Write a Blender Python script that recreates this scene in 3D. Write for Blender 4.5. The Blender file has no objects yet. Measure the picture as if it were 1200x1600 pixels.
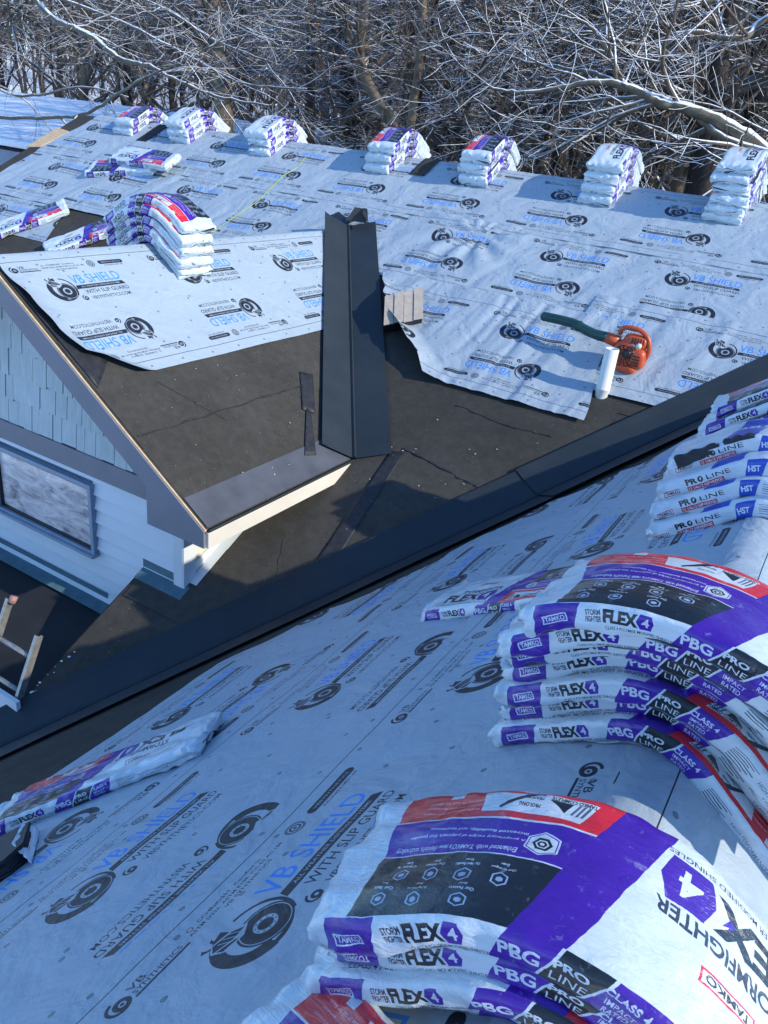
import bpy, math, random
import numpy as np
from mathutils import Vector, Matrix
R = math.radians
random.seed(7)
sc = bpy.context.scene
C = sc.collection

# ------------------------------------------------------------------ camera
FPX, PITCH, YAW, ROLL = 1232.7, -0.4540, -0.5098, 0.1138      # focal length in px of a 1200x1600 frame
F_ = np.array([math.sin(YAW)*math.cos(PITCH), math.cos(YAW)*math.cos(PITCH), math.sin(PITCH)])
_rt = np.array([math.cos(YAW), -math.sin(YAW), 0.0]); _up = np.cross(_rt, F_)
R_ = _rt*math.cos(ROLL)+_up*math.sin(ROLL); U_ = -_rt*math.sin(ROLL)+_up*math.cos(ROLL)
camd = bpy.data.cameras.new("camera"); cam = bpy.data.objects.new("camera", camd); C.objects.link(cam)
camd.sensor_fit = 'VERTICAL'; camd.sensor_height = 36.0; camd.lens = FPX/1600*36
camd.clip_start = 0.05; camd.clip_end = 2000
cam.matrix_world = Matrix(((R_[0], U_[0], -F_[0], 0), (R_[1], U_[1], -F_[1], 0), (R_[2], U_[2], -F_[2], 0), (0, 0, 0, 1)))
sc.camera = cam
def ray(px, py):
    d = F_*FPX+R_*(px-600)+U_*(800-py)
    return d/np.linalg.norm(d)
def at(px, py, Y):
    r = ray(px, py); return Vector(r*(Y/r[1]))

# ------------------------------------------------------------------ light
SUN = np.array([1.71, 0.06, 1.0]); SUN /= np.linalg.norm(SUN)
w = bpy.data.worlds.new("World"); sc.world = w; w.use_nodes = True
nt = w.node_tree; bg = nt.nodes["Background"]
sky = nt.nodes.new("ShaderNodeTexSky"); sky.sky_type = 'NISHITA'; sky.sun_disc = False
sky.sun_elevation = math.asin(SUN[2]); sky.sun_rotation = math.atan2(SUN[0], SUN[1])
sky.air_density = 1.0; sky.dust_density = 0.0; sky.ozone_density = 1.6
tint = nt.nodes.new("ShaderNodeMix"); tint.data_type = 'RGBA'; tint.blend_type = 'MULTIPLY'; tint.inputs[0].default_value = 1.0
tint.inputs[7].default_value = (0.62, 0.88, 1.17, 1)        # a deep clear winter blue
nt.links.new(sky.outputs[0], tint.inputs[6]); nt.links.new(tint.outputs[2], bg.inputs[0]); bg.inputs[1].default_value = 0.15
sl = bpy.data.lights.new("sun", 'SUN'); sl.energy = 2.7; sl.angle = R(0.5); sl.color = (1.0, 0.94, 0.79)
so = bpy.data.objects.new("sun", sl); C.objects.link(so)
so.rotation_euler = Vector(SUN).to_track_quat('Z', 'Y').to_euler()
sc.view_settings.view_transform = 'Standard'; sc.view_settings.look = 'None'
sc.view_settings.exposure = 0.88; sc.view_settings.gamma = 1.0
sc.render.engine = 'CYCLES'
sc.cycles.use_denoising = True
sc.cycles.max_bounces = 6; sc.cycles.diffuse_bounces = 3; sc.cycles.glossy_bounces = 3
sc.cycles.transparent_max_bounces = 6

# ------------------------------------------------------------------ the roof planes (metres, eye at the origin)
XA, ZA, SW = -0.082, -1.27, 0.684        # near wing: ridge along Y
YM, ZM, SM = 8.967, -0.313, 0.510        # far main roof: ridge along X
XB, ZB, SG = -5.066, -1.042, 0.674       # cross gable: ridge along Y
YG, YW, XE = 3.258, 3.513, -3.077        # gable rake plane, gable wall plane, eave
HM, HW, HG = math.hypot(1, SM), math.hypot(1, SW), math.hypot(1, SG)
def zmain(y): return ZM-SM*abs(YM-y)
def zwing(x): return ZA-SW*(np.sqrt((x-XA)**2+0.0012)-0.02)
def zgab(x): return ZB-SG*abs(x-XB)
GZ = -6.3

# ------------------------------------------------------------------ helpers
def vnoise(x, y, z=0.0, seed=0):
    x, y, z = np.broadcast_arrays(np.asarray(x, float), np.asarray(y, float), np.asarray(z, float))
    xi, yi, zi = np.floor(x).astype(np.int64), np.floor(y).astype(np.int64), np.floor(z).astype(np.int64)
    fx, fy, fz = x-xi, y-yi, z-zi
    fx, fy, fz = fx*fx*(3-2*fx), fy*fy*(3-2*fy), fz*fz*(3-2*fz)
    def h(a, b, c):
        n = (a*374761393+b*668265263+c*2147483647+seed*974634777) & 0xffffffff
        n = ((n ^ (n >> 13))*1274126177) & 0xffffffff
        return ((n ^ (n >> 16)) & 0xffff)/32767.5-1
    o = 0
    for a in (0, 1):
        for b in (0, 1):
            for c in (0, 1):
                o = o+h(xi+a, yi+b, zi+c)*(fx if a else 1-fx)*(fy if b else 1-fy)*(fz if c else 1-fz)
    return o
def fbm(x, y, z=0.0, seed=0, n=3):
    o, a, f = 0, 1.0, 1.0
    for i in range(n):
        o = o+a*vnoise(np.asarray(x)*f, np.asarray(y)*f, np.asarray(z)*f, seed+i); a *= .5; f *= 2.03
    return o

def tag(o, label=None, cat=None, group=None, kind=None):
    if label: o['label'] = label
    if cat: o['category'] = cat
    if group: o['group'] = group
    if kind: o['kind'] = kind
    return o
def empty(name, loc, label=None, cat=None, group=None, rz=0):
    o = bpy.data.objects.new(name, None); C.objects.link(o); o.location = loc; o.rotation_euler = (0, 0, rz)
    o.empty_display_size = 0.2
    return tag(o, label, cat, group)

class MB:
    def __init__(s): s.v = []; s.f = []; s.uv = None; s.n = 0; s.smooth = False
    def add(s, vs, fs):
        n = s.n; s.v.extend([tuple(map(float, a)) for a in vs]); s.n += len(vs)
        s.f.extend([tuple(i+n for i in f) for f in fs]); return s
    def box(s, c, size, m=None, rz=0, bev=0):
        cx, cy, cz = c; a, b, d = size[0]/2, size[1]/2, size[2]/2
        vs = [(x, y, z) for x in (-a, a) for y in (-b, b) for z in (-d, d)]
        if m is None: m = Matrix.Rotation(rz, 3, 'Z')
        vs = [tuple(m @ Vector(q)+Vector(c)) for q in vs]
        return s.add(vs, [(0, 1, 3, 2), (4, 6, 7, 5), (0, 4, 5, 1), (2, 3, 7, 6), (0, 2, 6, 4), (1, 5, 7, 3)])
    def slab(s, quad, th, n=None):
        q = [Vector(a) for a in quad]
        if n is None:
            n = (q[1]-q[0]).cross(q[2]-q[0]).normalized()
        n = Vector(n)*th; k = len(q)
        vs = q+[a-n for a in q]
        fs = [tuple(range(k)), tuple(reversed(range(k, 2*k)))]
        for i in range(k): fs.append((i, i+k, (i+1) % k+k, (i+1) % k))
        return s.add(vs, fs)
    def tube(s, pts, rad, sides=6, cap=True):
        P = [Vector(p) for p in pts]; k = len(P)
        if k < 2: return s
        vs = []; ref = None
        for i in range(k):
            t = (P[min(i+1, k-1)]-P[max(i-1, 0)])
            if t.length < 1e-9: t = Vector((0, 0, 1))
            t.normalize()
            if ref is None: ref = Vector((0, 0, 1)) if abs(t.z) < .9 else Vector((1, 0, 0))
            a = (ref-t*ref.dot(t)); a.normalize(); b = t.cross(a); ref = a
            r = rad[i] if hasattr(rad, '__len__') else rad
            for j in range(sides):
                th = 2*math.pi*j/sides; vs.append(P[i]+a*(r*math.cos(th))+b*(r*math.sin(th)))
        fs = []
        for i in range(k-1):
            for j in range(sides):
                j2 = (j+1) % sides; fs.append((i*sides+j, i*sides+j2, (i+1)*sides+j2, (i+1)*sides+j))
        if cap: fs.append(tuple(reversed(range(sides)))); fs.append(tuple((k-1)*sides+j for j in range(sides)))
        return s.add(vs, fs)
    def grid(s, P):      # P: (n,m,3)
        n, m = P.shape[:2]
        fs = [(i*m+j, i*m+j+1, (i+1)*m+j+1, (i+1)*m+j) for i in range(n-1) for j in range(m-1)]
        return s.add(P.reshape(-1, 3), fs)
    def build(s, name, mat, parent=None, smooth=False, uv=None, bevel=0, loc=None):
        me = bpy.data.meshes.new(name); 
        me.from_pydata(s.v, [], s.f); me.update()
        if mat: me.materials.append(mat)
        if smooth: me.polygons.foreach_set('use_smooth', [True]*len(me.polygons))
        if uv is not None:      # per vertex uv or per loop
            l = me.uv_layers.new(name='UVMap'); uv = np.asarray(uv, dtype=np.float32)
            if len(uv) == len(me.vertices):
                idx = np.zeros(len(me.loops), dtype=np.int32); me.loops.foreach_get('vertex_index', idx); uv = uv[idx]
            l.data.foreach_set('uv', uv.ravel())
        o = bpy.data.objects.new(name, me); C.objects.link(o)
        if loc is not None: o.location = loc
        if parent is not None:
            o.parent = parent
            if loc is None and parent.type == 'EMPTY' and parent.get('_world'): o.location = -Vector(parent.location)
        if bevel:
            b = o.modifiers.new('bevel', 'BEVEL'); b.width = bevel; b.segments = 2; b.limit_method = 'ANGLE'
        return o
def wempty(name, loc, *a, **k):       # an Empty whose children are modelled in world coordinates
    o = empty(name, loc, *a, **k); o['_world'] = 1; return o

# ------------------------------------------------------------------ materials
def mat(name, col=(.5, .5, .5), rough=.6, metal=0.0, spec=.5, coat=0.0, coatr=.1):
    m = bpy.data.materials.new(name); m.use_nodes = True; b = m.node_tree.nodes['Principled BSDF']
    b.inputs['Base Color'].default_value = (*col, 1); b.inputs['Roughness'].default_value = rough
    b.inputs['Metallic'].default_value = metal; b.inputs['Specular IOR Level'].default_value = spec
    b.inputs['Coat Weight'].default_value = coat; b.inputs['Coat Roughness'].default_value = coatr
    return m
def N(m, t, **k):
    n = m.node_tree.nodes.new(t)
    for a, b in k.items():
        if hasattr(n, a): setattr(n, a, b)
        else: n.inputs[a].default_value = b
    return n
def L(m, a, b): m.node_tree.links.new(a, b)
def coords(m, scale=(1, 1, 1), out='Object'):
    tc = N(m, 'ShaderNodeTexCoord'); mp = N(m, 'ShaderNodeMapping'); mp.inputs['Scale'].default_value = scale
    L(m, tc.outputs[out], mp.inputs['Vector']); return mp.outputs[0]
def noise(m, vec, scale, detail=4, rough=.55, dist=0):
    n = N(m, 'ShaderNodeTexNoise'); n.inputs['Scale'].default_value = scale; n.inputs['Detail'].default_value = detail
    n.inputs['Roughness'].default_value = rough; n.inputs['Distortion'].default_value = dist
    L(m, vec, n.inputs['Vector']); return n.outputs['Fac']
def ramp(m, fac, stops):
    r = N(m, 'ShaderNodeValToRGB'); L(m, fac, r.inputs['Fac']); e = r.color_ramp.elements
    while len(e) > 1: e.remove(e[-1])
    e[0].position = stops[0][0]; c = stops[0][1]; e[0].color = (*c, 1) if hasattr(c, '__len__') else (c, c, c, 1)
    for p, c in stops[1:]:
        x = e.new(p); x.color = (*c, 1) if hasattr(c, '__len__') else (c, c, c, 1)
    return r.outputs['Color']
def mix(m, fac, a, b, mode='MIX'):
    n = N(m, 'ShaderNodeMix'); n.data_type = 'RGBA'; n.blend_type = mode
    for i, v in ((0, fac), (6, a), (7, b)):
        if isinstance(v, (int, float)): n.inputs[i].default_value = v if i == 0 else (v, v, v, 1)
        elif isinstance(v, tuple): n.inputs[i].default_value = (*v, 1)
        else: L(m, v, n.inputs[i])
    return n.outputs[2]
def bsdf(m): return m.node_tree.nodes['Principled BSDF']
def bump(m, h, strength=.3, dist=.01, prev=None):
    b = N(m, 'ShaderNodeBump'); b.inputs['Strength'].default_value = strength; b.inputs['Distance'].default_value = dist
    L(m, h, b.inputs['Height'])
    if prev is not None: L(m, prev, b.inputs['Normal'])
    L(m, b.outputs[0], bsdf(m).inputs['Normal']); return b.outputs[0]

def noisy(name, c1, c2, scale=8, rough=.7, bs=.2, bd=.004, metal=0, stretch=(1, 1, 1), coat=0, spec=.5, bscale=None):
    m = mat(name, c1, rough, metal, spec, coat); v = coords(m, stretch); n = noise(m, v, scale, 5)
    L(m, ramp(m, n, [(.3, c1), (.7, c2)]), bsdf(m).inputs['Base Color'])
    if bs: bump(m, noise(m, v, bscale or scale*6, 3), bs, bd)
    return m

# roofing felt: fine mineral grain with pale specks, faint scuffs
m_felt = mat('felt', rough=.9, spec=.12)
v = coords(m_felt)
big = noise(m_felt, v, 1.3, 5, .6); grain = noise(m_felt, v, 260, 2, .6); mid = noise(m_felt, v, 14, 5, .7)
base = ramp(m_felt, big, [(.3, (.044, .041, .036)), (.7, (.066, .062, .055))])
base = mix(m_felt, .5, base, ramp(m_felt, mid, [(.35, .35), (.65, .65)]), 'OVERLAY')
base = mix(m_felt, ramp(m_felt, grain, [(.55, 0), (.8, .5)]), base, (.13, .125, .11))
vo = N(m_felt, 'ShaderNodeTexVoronoi'); vo.inputs['Scale'].default_value = 38; L(m_felt, v, vo.inputs['Vector'])
sp = ramp(m_felt, vo.outputs['Distance'], [(.0, 1), (.06, 1), (.085, 0)])
rnd = N(m_felt, 'ShaderNodeSeparateColor'); L(m_felt, vo.outputs['Color'], rnd.inputs[0])
sel = ramp(m_felt, rnd.outputs[0], [(.80, 0), (.81, 1)])
base = mix(m_felt, mix(m_felt, 1.0, sp, sel, 'MULTIPLY'), base, (.5, .48, .42))
L(m_felt, base, bsdf(m_felt).inputs['Base Color']); bump(m_felt, grain, .4, .002)

m_starter = noisy('starter', (.060, .066, .085), (.095, .102, .125), 5, .9, .5, .002, bscale=300)
m_blackstrip = noisy('black_strip', (.010, .011, .014), (.03, .03, .034), 20, .6, .4, .003)
m_metal = mat('dark_metal', rough=.55, spec=.22, metal=.0)
v = coords(m_metal); n1 = noise(m_metal, v, 2.2, 6, .6); n2 = noise(m_metal, v, 40, 4, .7)
cc = ramp(m_metal, n1, [(.3, (.023, .032, .040)), (.7, (.032, .042, .051))])
cc = mix(m_metal, ramp(m_metal, n2, [(.63, 0), (.74, .32)]), cc, (.10, .12, .13))
L(m_metal, cc, bsdf(m_metal).inputs['Base Color'])
L(m_metal, ramp(m_metal, n1, [(.3, .42), (.7, .58)]), bsdf(m_metal).inputs['Roughness'])
bump(m_metal, noise(m_metal, coords(m_metal, (1, 1, 1)), 3, 2), .25, .03)
m_wood = noisy('osb', (.50, .33, .17), (.68, .50, .30), 30, .8, .3, .002)
m_rake = noisy('rake_paint', (.185, .18, .20), (.215, .21, .23), 3, .55, .15, .002)
m_cream = noisy('cream_paint', (.66, .60, .50), (.74, .69, .60), 3, .5, .1, .002)
m_white = noisy('white_paint', (.62, .66, .68), (.70, .73, .74), 4, .5, .1, .002)
m_siding = noisy('siding', (.62, .66, .68), (.70, .73, .75), 2.5, .55, .12, .002, stretch=(1, 1, 4))
m_shake = mat('shake', rough=.7)
v = coords(m_shake, (1, 1, 1)); n1 = noise(m_shake, coords(m_shake, (60, 60, 3)), 1, 4); n2 = noise(m_shake, v, 3, 3)
cc = mix(m_shake, .5, ramp(m_shake, n2, [(.3, (.46, .51, .49)), (.7, (.54, .58, .56))]), ramp(m_shake, n1, [(.3, .38), (.7, .6)]), 'OVERLAY')
L(m_shake, cc, bsdf(m_shake).inputs['Base Color']); bump(m_shake, n1, .8, .008)
m_flash = noisy('wall_flashing', (.06, .13, .16), (.10, .18, .21), 12, .45, .1, .002)
m_frame = noisy('window_frame', (.22, .28, .36), (.30, .36, .43), 6, .4, .1, .001)
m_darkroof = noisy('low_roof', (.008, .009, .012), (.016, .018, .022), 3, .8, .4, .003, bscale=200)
m_snow = mat('snow', (.86, .88, .92), .6, spec=.3)
v = coords(m_snow); bump(m_snow, noise(m_snow, v, 1.2, 6, .6), .6, .25)
m_snow.node_tree.nodes['Principled BSDF'].inputs['Subsurface Weight'].default_value = 0
m_alu = noisy('aluminium', (.26, .26, .25), (.42, .41, .38), 25, .42, .2, .001, metal=.6)
m_pvc = mat('pvc', (.80, .78, .70), .35)
m_tan = noisy('tan_metal', (.40, .33, .26), (.50, .42, .34), 20, .45, .15, .001, metal=.1)
m_orange = noisy('orange_plastic', (.50, .070, .022), (.60, .10, .032), 20, .4, .1, .001)
m_green = noisy('green_plastic', (.010, .050, .045), (.018, .075, .066), 12, .35, .1, .001)
m_blackp = mat('black_plastic', (.015, .015, .017), .4)
m_cord = mat('cord', (.33, .45, .14), .6)
m_glass = mat('glass', (.8, .85, .9), .03); b = bsdf(m_glass); b.inputs['Transmission Weight'].default_value = 1.0; b.inputs['IOR'].default_value = 1.4
m_pane_refl = mat('pane_reflection', (.5, .45, .42), .25, coat=1.0, coatr=.03)  # window pane: bright snow reflection painted into the base colour as wavy streaks
v = coords(m_pane_refl, (1.3, 1, 4)); n1 = noise(m_pane_refl, v, 3.0, 6, .68, 1.0)
L(m_pane_refl, ramp(m_pane_refl, n1, [(.30, (.10, .10, .13)), (.44, (.50, .44, .43)), (.55, (.72, .64, .61)), (.72, (.97, .88, .83))]), bsdf(m_pane_refl).inputs['Base Color'])
bump(m_pane_refl, n1, .25, .01)
def bark(name, c1, c2, snow=.5, thr=.45):
    m = mat(name, c1, .9, spec=.2); v = coords(m); n = noise(m, v, 6, 5, .7)
    c = ramp(m, n, [(.3, c1), (.7, c2)])
    g = N(m, 'ShaderNodeNewGeometry'); s = N(m, 'ShaderNodeSeparateXYZ'); L(m, g.outputs['Normal'], s.inputs[0])
    nn = noise(m, coords(m, (1, 1, 1)), 2.3, 3)
    a = N(m, 'ShaderNodeMath', operation='MULTIPLY_ADD'); L(m, nn, a.inputs[0]); a.inputs[1].default_value = .9; L(m, s.outputs[2], a.inputs[2])
    f = ramp(m, a.outputs[0], [(min(.999, thr+.45), 0), (min(1., thr+.55), 1)]) if thr+.55 <= 1 else None
    if f is None:
        a2 = N(m, 'ShaderNodeMapRange'); L(m, a.outputs[0], a2.inputs['Value']); a2.inputs['From Min'].default_value = thr+.45; a2.inputs['From Max'].default_value = thr+.55
        f = a2.outputs[0]
    c = mix(m, f, c, (.86, .88, .92)); L(m, c, bsdf(m).inputs['Base Color']); bump(m, n, .6, .03)
    return m
m_bark = bark('bark_dark', (.028, .022, .020), (.075, .060, .052), thr=.90)
m_barkp = bark('bark_pale', (.12, .092, .065), (.21, .165, .12), thr=.90)
m_twig = bark('twigs', (.065, .052, .045), (.15, .122, .10), thr=.73)
m_twigs = bark('snowy_twigs', (.08, .062, .05), (.19, .150, .11), thr=.40)
m_brush = bark('brush', (.070, .056, .050), (.15, .122, .105), thr=.86)
# ------------------------------------------------------------------ printed plastic: drawn here in numpy from Blender's own font
_gl = {}
def glyphs(txt, bold=0.0, shear=0.0):
    k = (txt, bold, shear)
    if k in _gl: return _gl[k]
    cu = bpy.data.curves.new('t', 'FONT'); cu.body = txt; cu.offset = bold; cu.shear = shear; cu.resolution_u = 3
    o = bpy.data.objects.new('t', cu); C.objects.link(o); dg = bpy.context.evaluated_depsgraph_get(); dg.update()
    me = o.evaluated_get(dg).to_mesh(); me.calc_loop_triangles()
    V = np.array([v.co[:2] for v in me.vertices]); T = np.array([t.vertices[:] for t in me.loop_triangles])
    o.evaluated_get(dg).to_mesh_clear(); bpy.data.objects.remove(o); bpy.data.curves.remove(cu)
    V = V-V.min(0); _gl[k] = (V/np.maximum(V.max(0), 1e-6), T); return _gl[k]
class Canvas:
    def __init__(s, wm, hm, ppm, col):
        s.W, s.H, s.k = int(wm*ppm), int(hm*ppm), ppm; s.a = np.ones((s.H, s.W, 4), np.float32); s.a[..., :3] = col
        s.M = lambda p: p
    def tri(s, P, T, col):
        P = s.M(np.asarray(P, float))*s.k; col = np.array(col, np.float32)
        for t in T:
            p = P[list(t)]; x0, y0 = np.floor(p.min(0)).astype(int); x1, y1 = np.ceil(p.max(0)).astype(int)+1
            x0, y0 = max(x0, 0), max(y0, 0); x1, y1 = min(x1, s.W), min(y1, s.H)
            if x1 <= x0 or y1 <= y0: continue
            X = np.arange(x0, x1)+.5; Y = (np.arange(y0, y1)+.5)[:, None]
            a, b, c = p; D = (b[0]-a[0])*(c[1]-a[1])-(c[0]-a[0])*(b[1]-a[1])
            if abs(D) < 1e-9: continue
            u = ((X-a[0])*(c[1]-a[1])-(c[0]-a[0])*(Y-a[1]))/D; v = ((b[0]-a[0])*(Y-a[1])-(X-a[0])*(b[1]-a[1]))/D
            m = (u >= -1e-6) & (v >= -1e-6) & (u+v <= 1+1e-6); s.a[y0:y1, x0:x1][m, :3] = col
    def poly(s, P, col):
        s.tri(P, [(0, i, i+1) for i in range(1, len(P)-1)], col)
    def rect(s, x, y, w, h, col, sl=0): s.poly([(x, y), (x+w, y), (x+w+sl, y+h), (x+sl, y+h)], col)
    def text(s, t, x, y, w, h, col, bold=0.0, shear=0.0):
        V, T = glyphs(t, bold, shear); s.tri(V*(w, h)+(x, y), T, col)
    def band(s, cx, cy, r0, r1, a0, a1, col, r0b=None, r1b=None, n=40, e=1.0):
        P = []; r0b = r0 if r0b is None else r0b; r1b = r1 if r1b is None else r1b
        for i in range(n+1):
            t = i/n; a = R(a0+(a1-a0)*t); q0 = r0+(r0b-r0)*t; q1 = r1+(r1b-r1)*t
            P += [(cx+q0*math.cos(a), cy+q0*math.sin(a)*e), (cx+q1*math.cos(a), cy+q1*math.sin(a)*e)]
        s.tri(P, [(2*i, 2*i+1, 2*i+3) for i in range(n)]+[(2*i, 2*i+3, 2*i+2) for i in range(n)], col)
    def disc(s, cx, cy, r, col): s.band(cx, cy, 0, r, 0, 360, col)
    def hexa(s, cx, cy, r, col, e=1.0): s.poly([(cx+r*math.cos(R(60*i+30)), cy+e*r*math.sin(R(60*i+30))) for i in range(6)], col)
    def rot(s, cx, cy):
        class Ctx:
            def __enter__(q): q.o = s.M; o = s.M; s.M = lambda p: o(np.array([2*cx, 2*cy])-p)
            def __exit__(q, *a): s.M = q.o
        return Ctx()
    def shift(s, dx, dy=0):
        class Ctx:
            def __enter__(q): q.o = s.M; o = s.M; s.M = lambda p: o(p+np.array([dx, dy]))
            def __exit__(q, *a): s.M = q.o
        return Ctx()
    def stretch(s, k):
        class Ctx:
            def __enter__(q): q.o = s.M; o = s.M; s.M = lambda p: o(p*np.array([k, 1.0]))
            def __exit__(q, *a): s.M = q.o
        return Ctx()
    def image(s, name):
        im = bpy.data.images.new(name, s.W, s.H); im.pixels.foreach_set(s.a.ravel()); im.update(); im.pack(); return im

# the underlayment print, one repeat: u along the roll 1.208 m, v up the roll 1.2 m (y = 1.2 - distance from its top edge)
PER, WID = 1.208, 1.2
INK, BLUE, GREY = (.125, .14, .18), (.22, .52, .86), (.625, .675, .715)
def swirl(c, cx, cy, k):      # coil logo with a horned head at its upper left
    c.band(cx, cy, .100*k, .136*k, 95, 330, INK, .118*k, .130*k); c.band(cx, cy, .088*k, .136*k, 150, 260, INK)
    c.band(cx+.01*k, cy, .118*k, .132*k, -40, 40, INK); c.band(cx+.01*k, cy, .119*k, .131*k, 40, 80, INK)
    c.disc(cx+.035*k, cy-.022*k, .092*k, INK); c.band(cx+.035*k, cy-.022*k, .081*k, .0845*k, 0, 360, GREY)
    c.band(cx+.035*k, cy-.022*k, .026*k, .040*k, 0, 360, GREY)
    for i in range(10):
        a = R(36*i); c.disc(cx+(.035+.033*math.cos(a))*k, cy+(-.022+.033*math.sin(a))*k, .0032*k, INK)
    hx, hy = cx-.052*k, cy+.075*k
    c.poly([(hx-.048*k, hy+.01*k), (hx-.02*k, hy+.045*k), (hx+.05*k, hy+.02*k), (hx+.085*k, hy-.02*k), (hx+.04*k, hy-.05*k), (hx-.03*k, hy-.035*k)], GREY)
    c.poly([(hx-.040*k, hy+.008*k), (hx-.016*k, hy+.036*k), (hx+.045*k, hy+.012*k), (hx+.07*k, hy-.02*k), (hx+.02*k, hy-.022*k)], INK)
    c.poly([(hx-.034*k, hy-.002*k), (hx+.02*k, hy-.030*k), (hx+.028*k, hy-.042*k), (hx-.028*k, hy-.026*k)], INK)
    c.poly([(hx-.030*k, hy+.030*k), (hx-.052*k, hy+.052*k), (hx-.036*k, hy+.066*k), (hx-.040*k, hy+.052*k), (hx-.020*k, hy+.036*k)], INK)
    c.poly([(hx-.004*k, hy+.038*k), (hx-.004*k, hy+.064*k), (hx+.012*k, hy+.074*k), (hx+.006*k, hy+.060*k), (hx+.008*k, hy+.034*k)], INK)
    for q in (.0, .02, .04): c.poly([(hx+q*k-.01*k, hy+.02*k), (hx+q*k-.006*k, hy+.02*k), (hx+q*k+.012*k, hy-.02*k), (hx+q*k+.008*k, hy-.02*k)], GREY)
def half(c):                  # one block of print, upright; ring centre at (0, 1.2-.385)
    y = WID-.385
    swirl(c, 0, y, .80)
    c.text('VB SHIELD', .115, y+.035, .425, .085, BLUE, .006)
    c.poly([(.115, y-.012), (.545, y-.012), (.528, y+.022), (.122, y+.022)], INK)
    c.text('ALL WEATHER DEFENSE SYSTEMS', .16, y-.001, .34, .014, GREY, .01)
    c.text('WITH SLIP GUARD', .16, y-.062, .385, .036, INK, .006)
    c.text('VBSYNTHETICS.COM', .175, y-.117, .345, .030, INK, .004)
    c.band(.125, y-.095, .017, .024, 100, 330, INK); c.disc(.131, y-.098, .016, INK); c.disc(.131, y-.098, .006, GREY)
    # fine row near the edge
    t = WID-.175
    c.band(-.245, t, .022, .031, 95, 330, INK); c.disc(-.236, t-.004, .023, INK); c.disc(-.236, t-.004, .010, GREY); c.disc(-.236, t-.004, .005, INK)
    c.text('VB', -.205, t+.008, .05, .022, INK, .01); c.text('SYNTHETICS', -.205, t-.014, .145, .017, INK, .008); c.rect(-.21, t-.026, .165, .008, INK)
    c.text('CCHR#D352   Certified to', .015, t+.012, .235, .015, INK, .012)
    c.text('ASTM D226, ASTM E108, ICC-ES AC 188', -.03, t-.012, .35, .015, INK, .012)
    c.text('VB SYNTHETICS', .07, t-.036, .18, .015, INK, .012); c.band(-.012, t+.018, .006, .010, 0, 360, (.55, .32, .33))
    c.band(.385, t, .024, .033, 0, 360, (.36, .38, .42)); c.band(.385, t, .013, .019, 0, 360, INK); c.disc(.385, t, .006, INK)
    c.rect(.47, t-.016, .19, .036, INK); c.disc(.47, t+.002, .018, INK); c.disc(.66, t+.002, .018, INK)
    c.text('VBSYNTHETICS', .475, t-.004, .18, .012, GREY, .004)
    c.text('NOA#23-0831.04', .49, t-.036, .17, .013, INK, .012)
def dot(c, x, y):
    c.band(x, y, .0066, .0088, 0, 360, INK); c.band(x, y, .0022, .0044, 0, 360, INK)
uc = Canvas(PER, WID, 1400, GREY)
for k in (-2, -1, 0, 1):
    with uc.shift(k*PER+.35):
        half(uc)
        with uc.rot(.175, WID/2): half(uc)
        for v_ in (.10, 1.10): uc.rect(0, WID-v_-.0018, PER, .0036, INK)
        for (x_, v_) in ((.05, .05), (.36, .055), (.66, .045), (.97, .05), (.20, 1.15), (.5, 1.145), (.81, 1.15), (1.1, 1.15),
                         (.68, .31), (-.2, .29), (.27, .245), (.75, .52), (-.18, .60), (.62, .70), (.30, .60), (.92, .36), (.85, .83), (-.06, .93), (.46, .97), (.70, .98), (1.0, .62), (.12, .22), (.95, 1.03), (.15, 1.03), (.55, 1.045), (.78, .13), (.35, .13), (-.04, .14)):
            dot(uc, x_, WID-v_)
im_under = uc.image('underlayment_print')
UOFF = .35
PUR, RED, BLK, WHT = (.26, .075, .59), (.83, .13, .18), (.085, .10, .125), (.80, .84, .86)
DG = (.20, .21, .27)
def logo_flex(c, x, y, k, four=True):       # upright block lettering, origin lower left, k = height of FLEX
    c.text('STORM', x, y+.5*k, .95*k, .42*k, DG, .03); c.text('FIGHTER', x, y+.02*k, 1.02*k, .40*k, DG, .03)
    c.text('FLEX', x+1.12*k, y, 2.1*k, k, BLK, .05)
    c.poly([(x+3.35*k, y-.06*k), (x+4.0*k, y-.06*k), (x+4.15*k, y+.5*k), (x+4.0*k, y+1.08*k), (x+3.35*k, y+1.08*k), (x+3.1*k, y+.5*k)], PUR)
    c.text('4', x+3.42*k, y+.14*k, .48*k, .72*k, WHT, .02)
def tamko(c, x, y, w_, h_, col, tc):
    c.poly([(x, y), (x+w_, y+.1*h_), (x+w_, y+h_), (x, y+.9*h_)], col); d = .13*h_
    c.poly([(x+d, y+d), (x+w_-d, y+.1*h_+d), (x+w_-d, y+h_-d), (x+d, y+.9*h_-d)], tc[0]); c.text('TAMKO', x+.1*w_, y+.26*h_, .8*w_, .5*h_, tc[1], .03)
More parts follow.
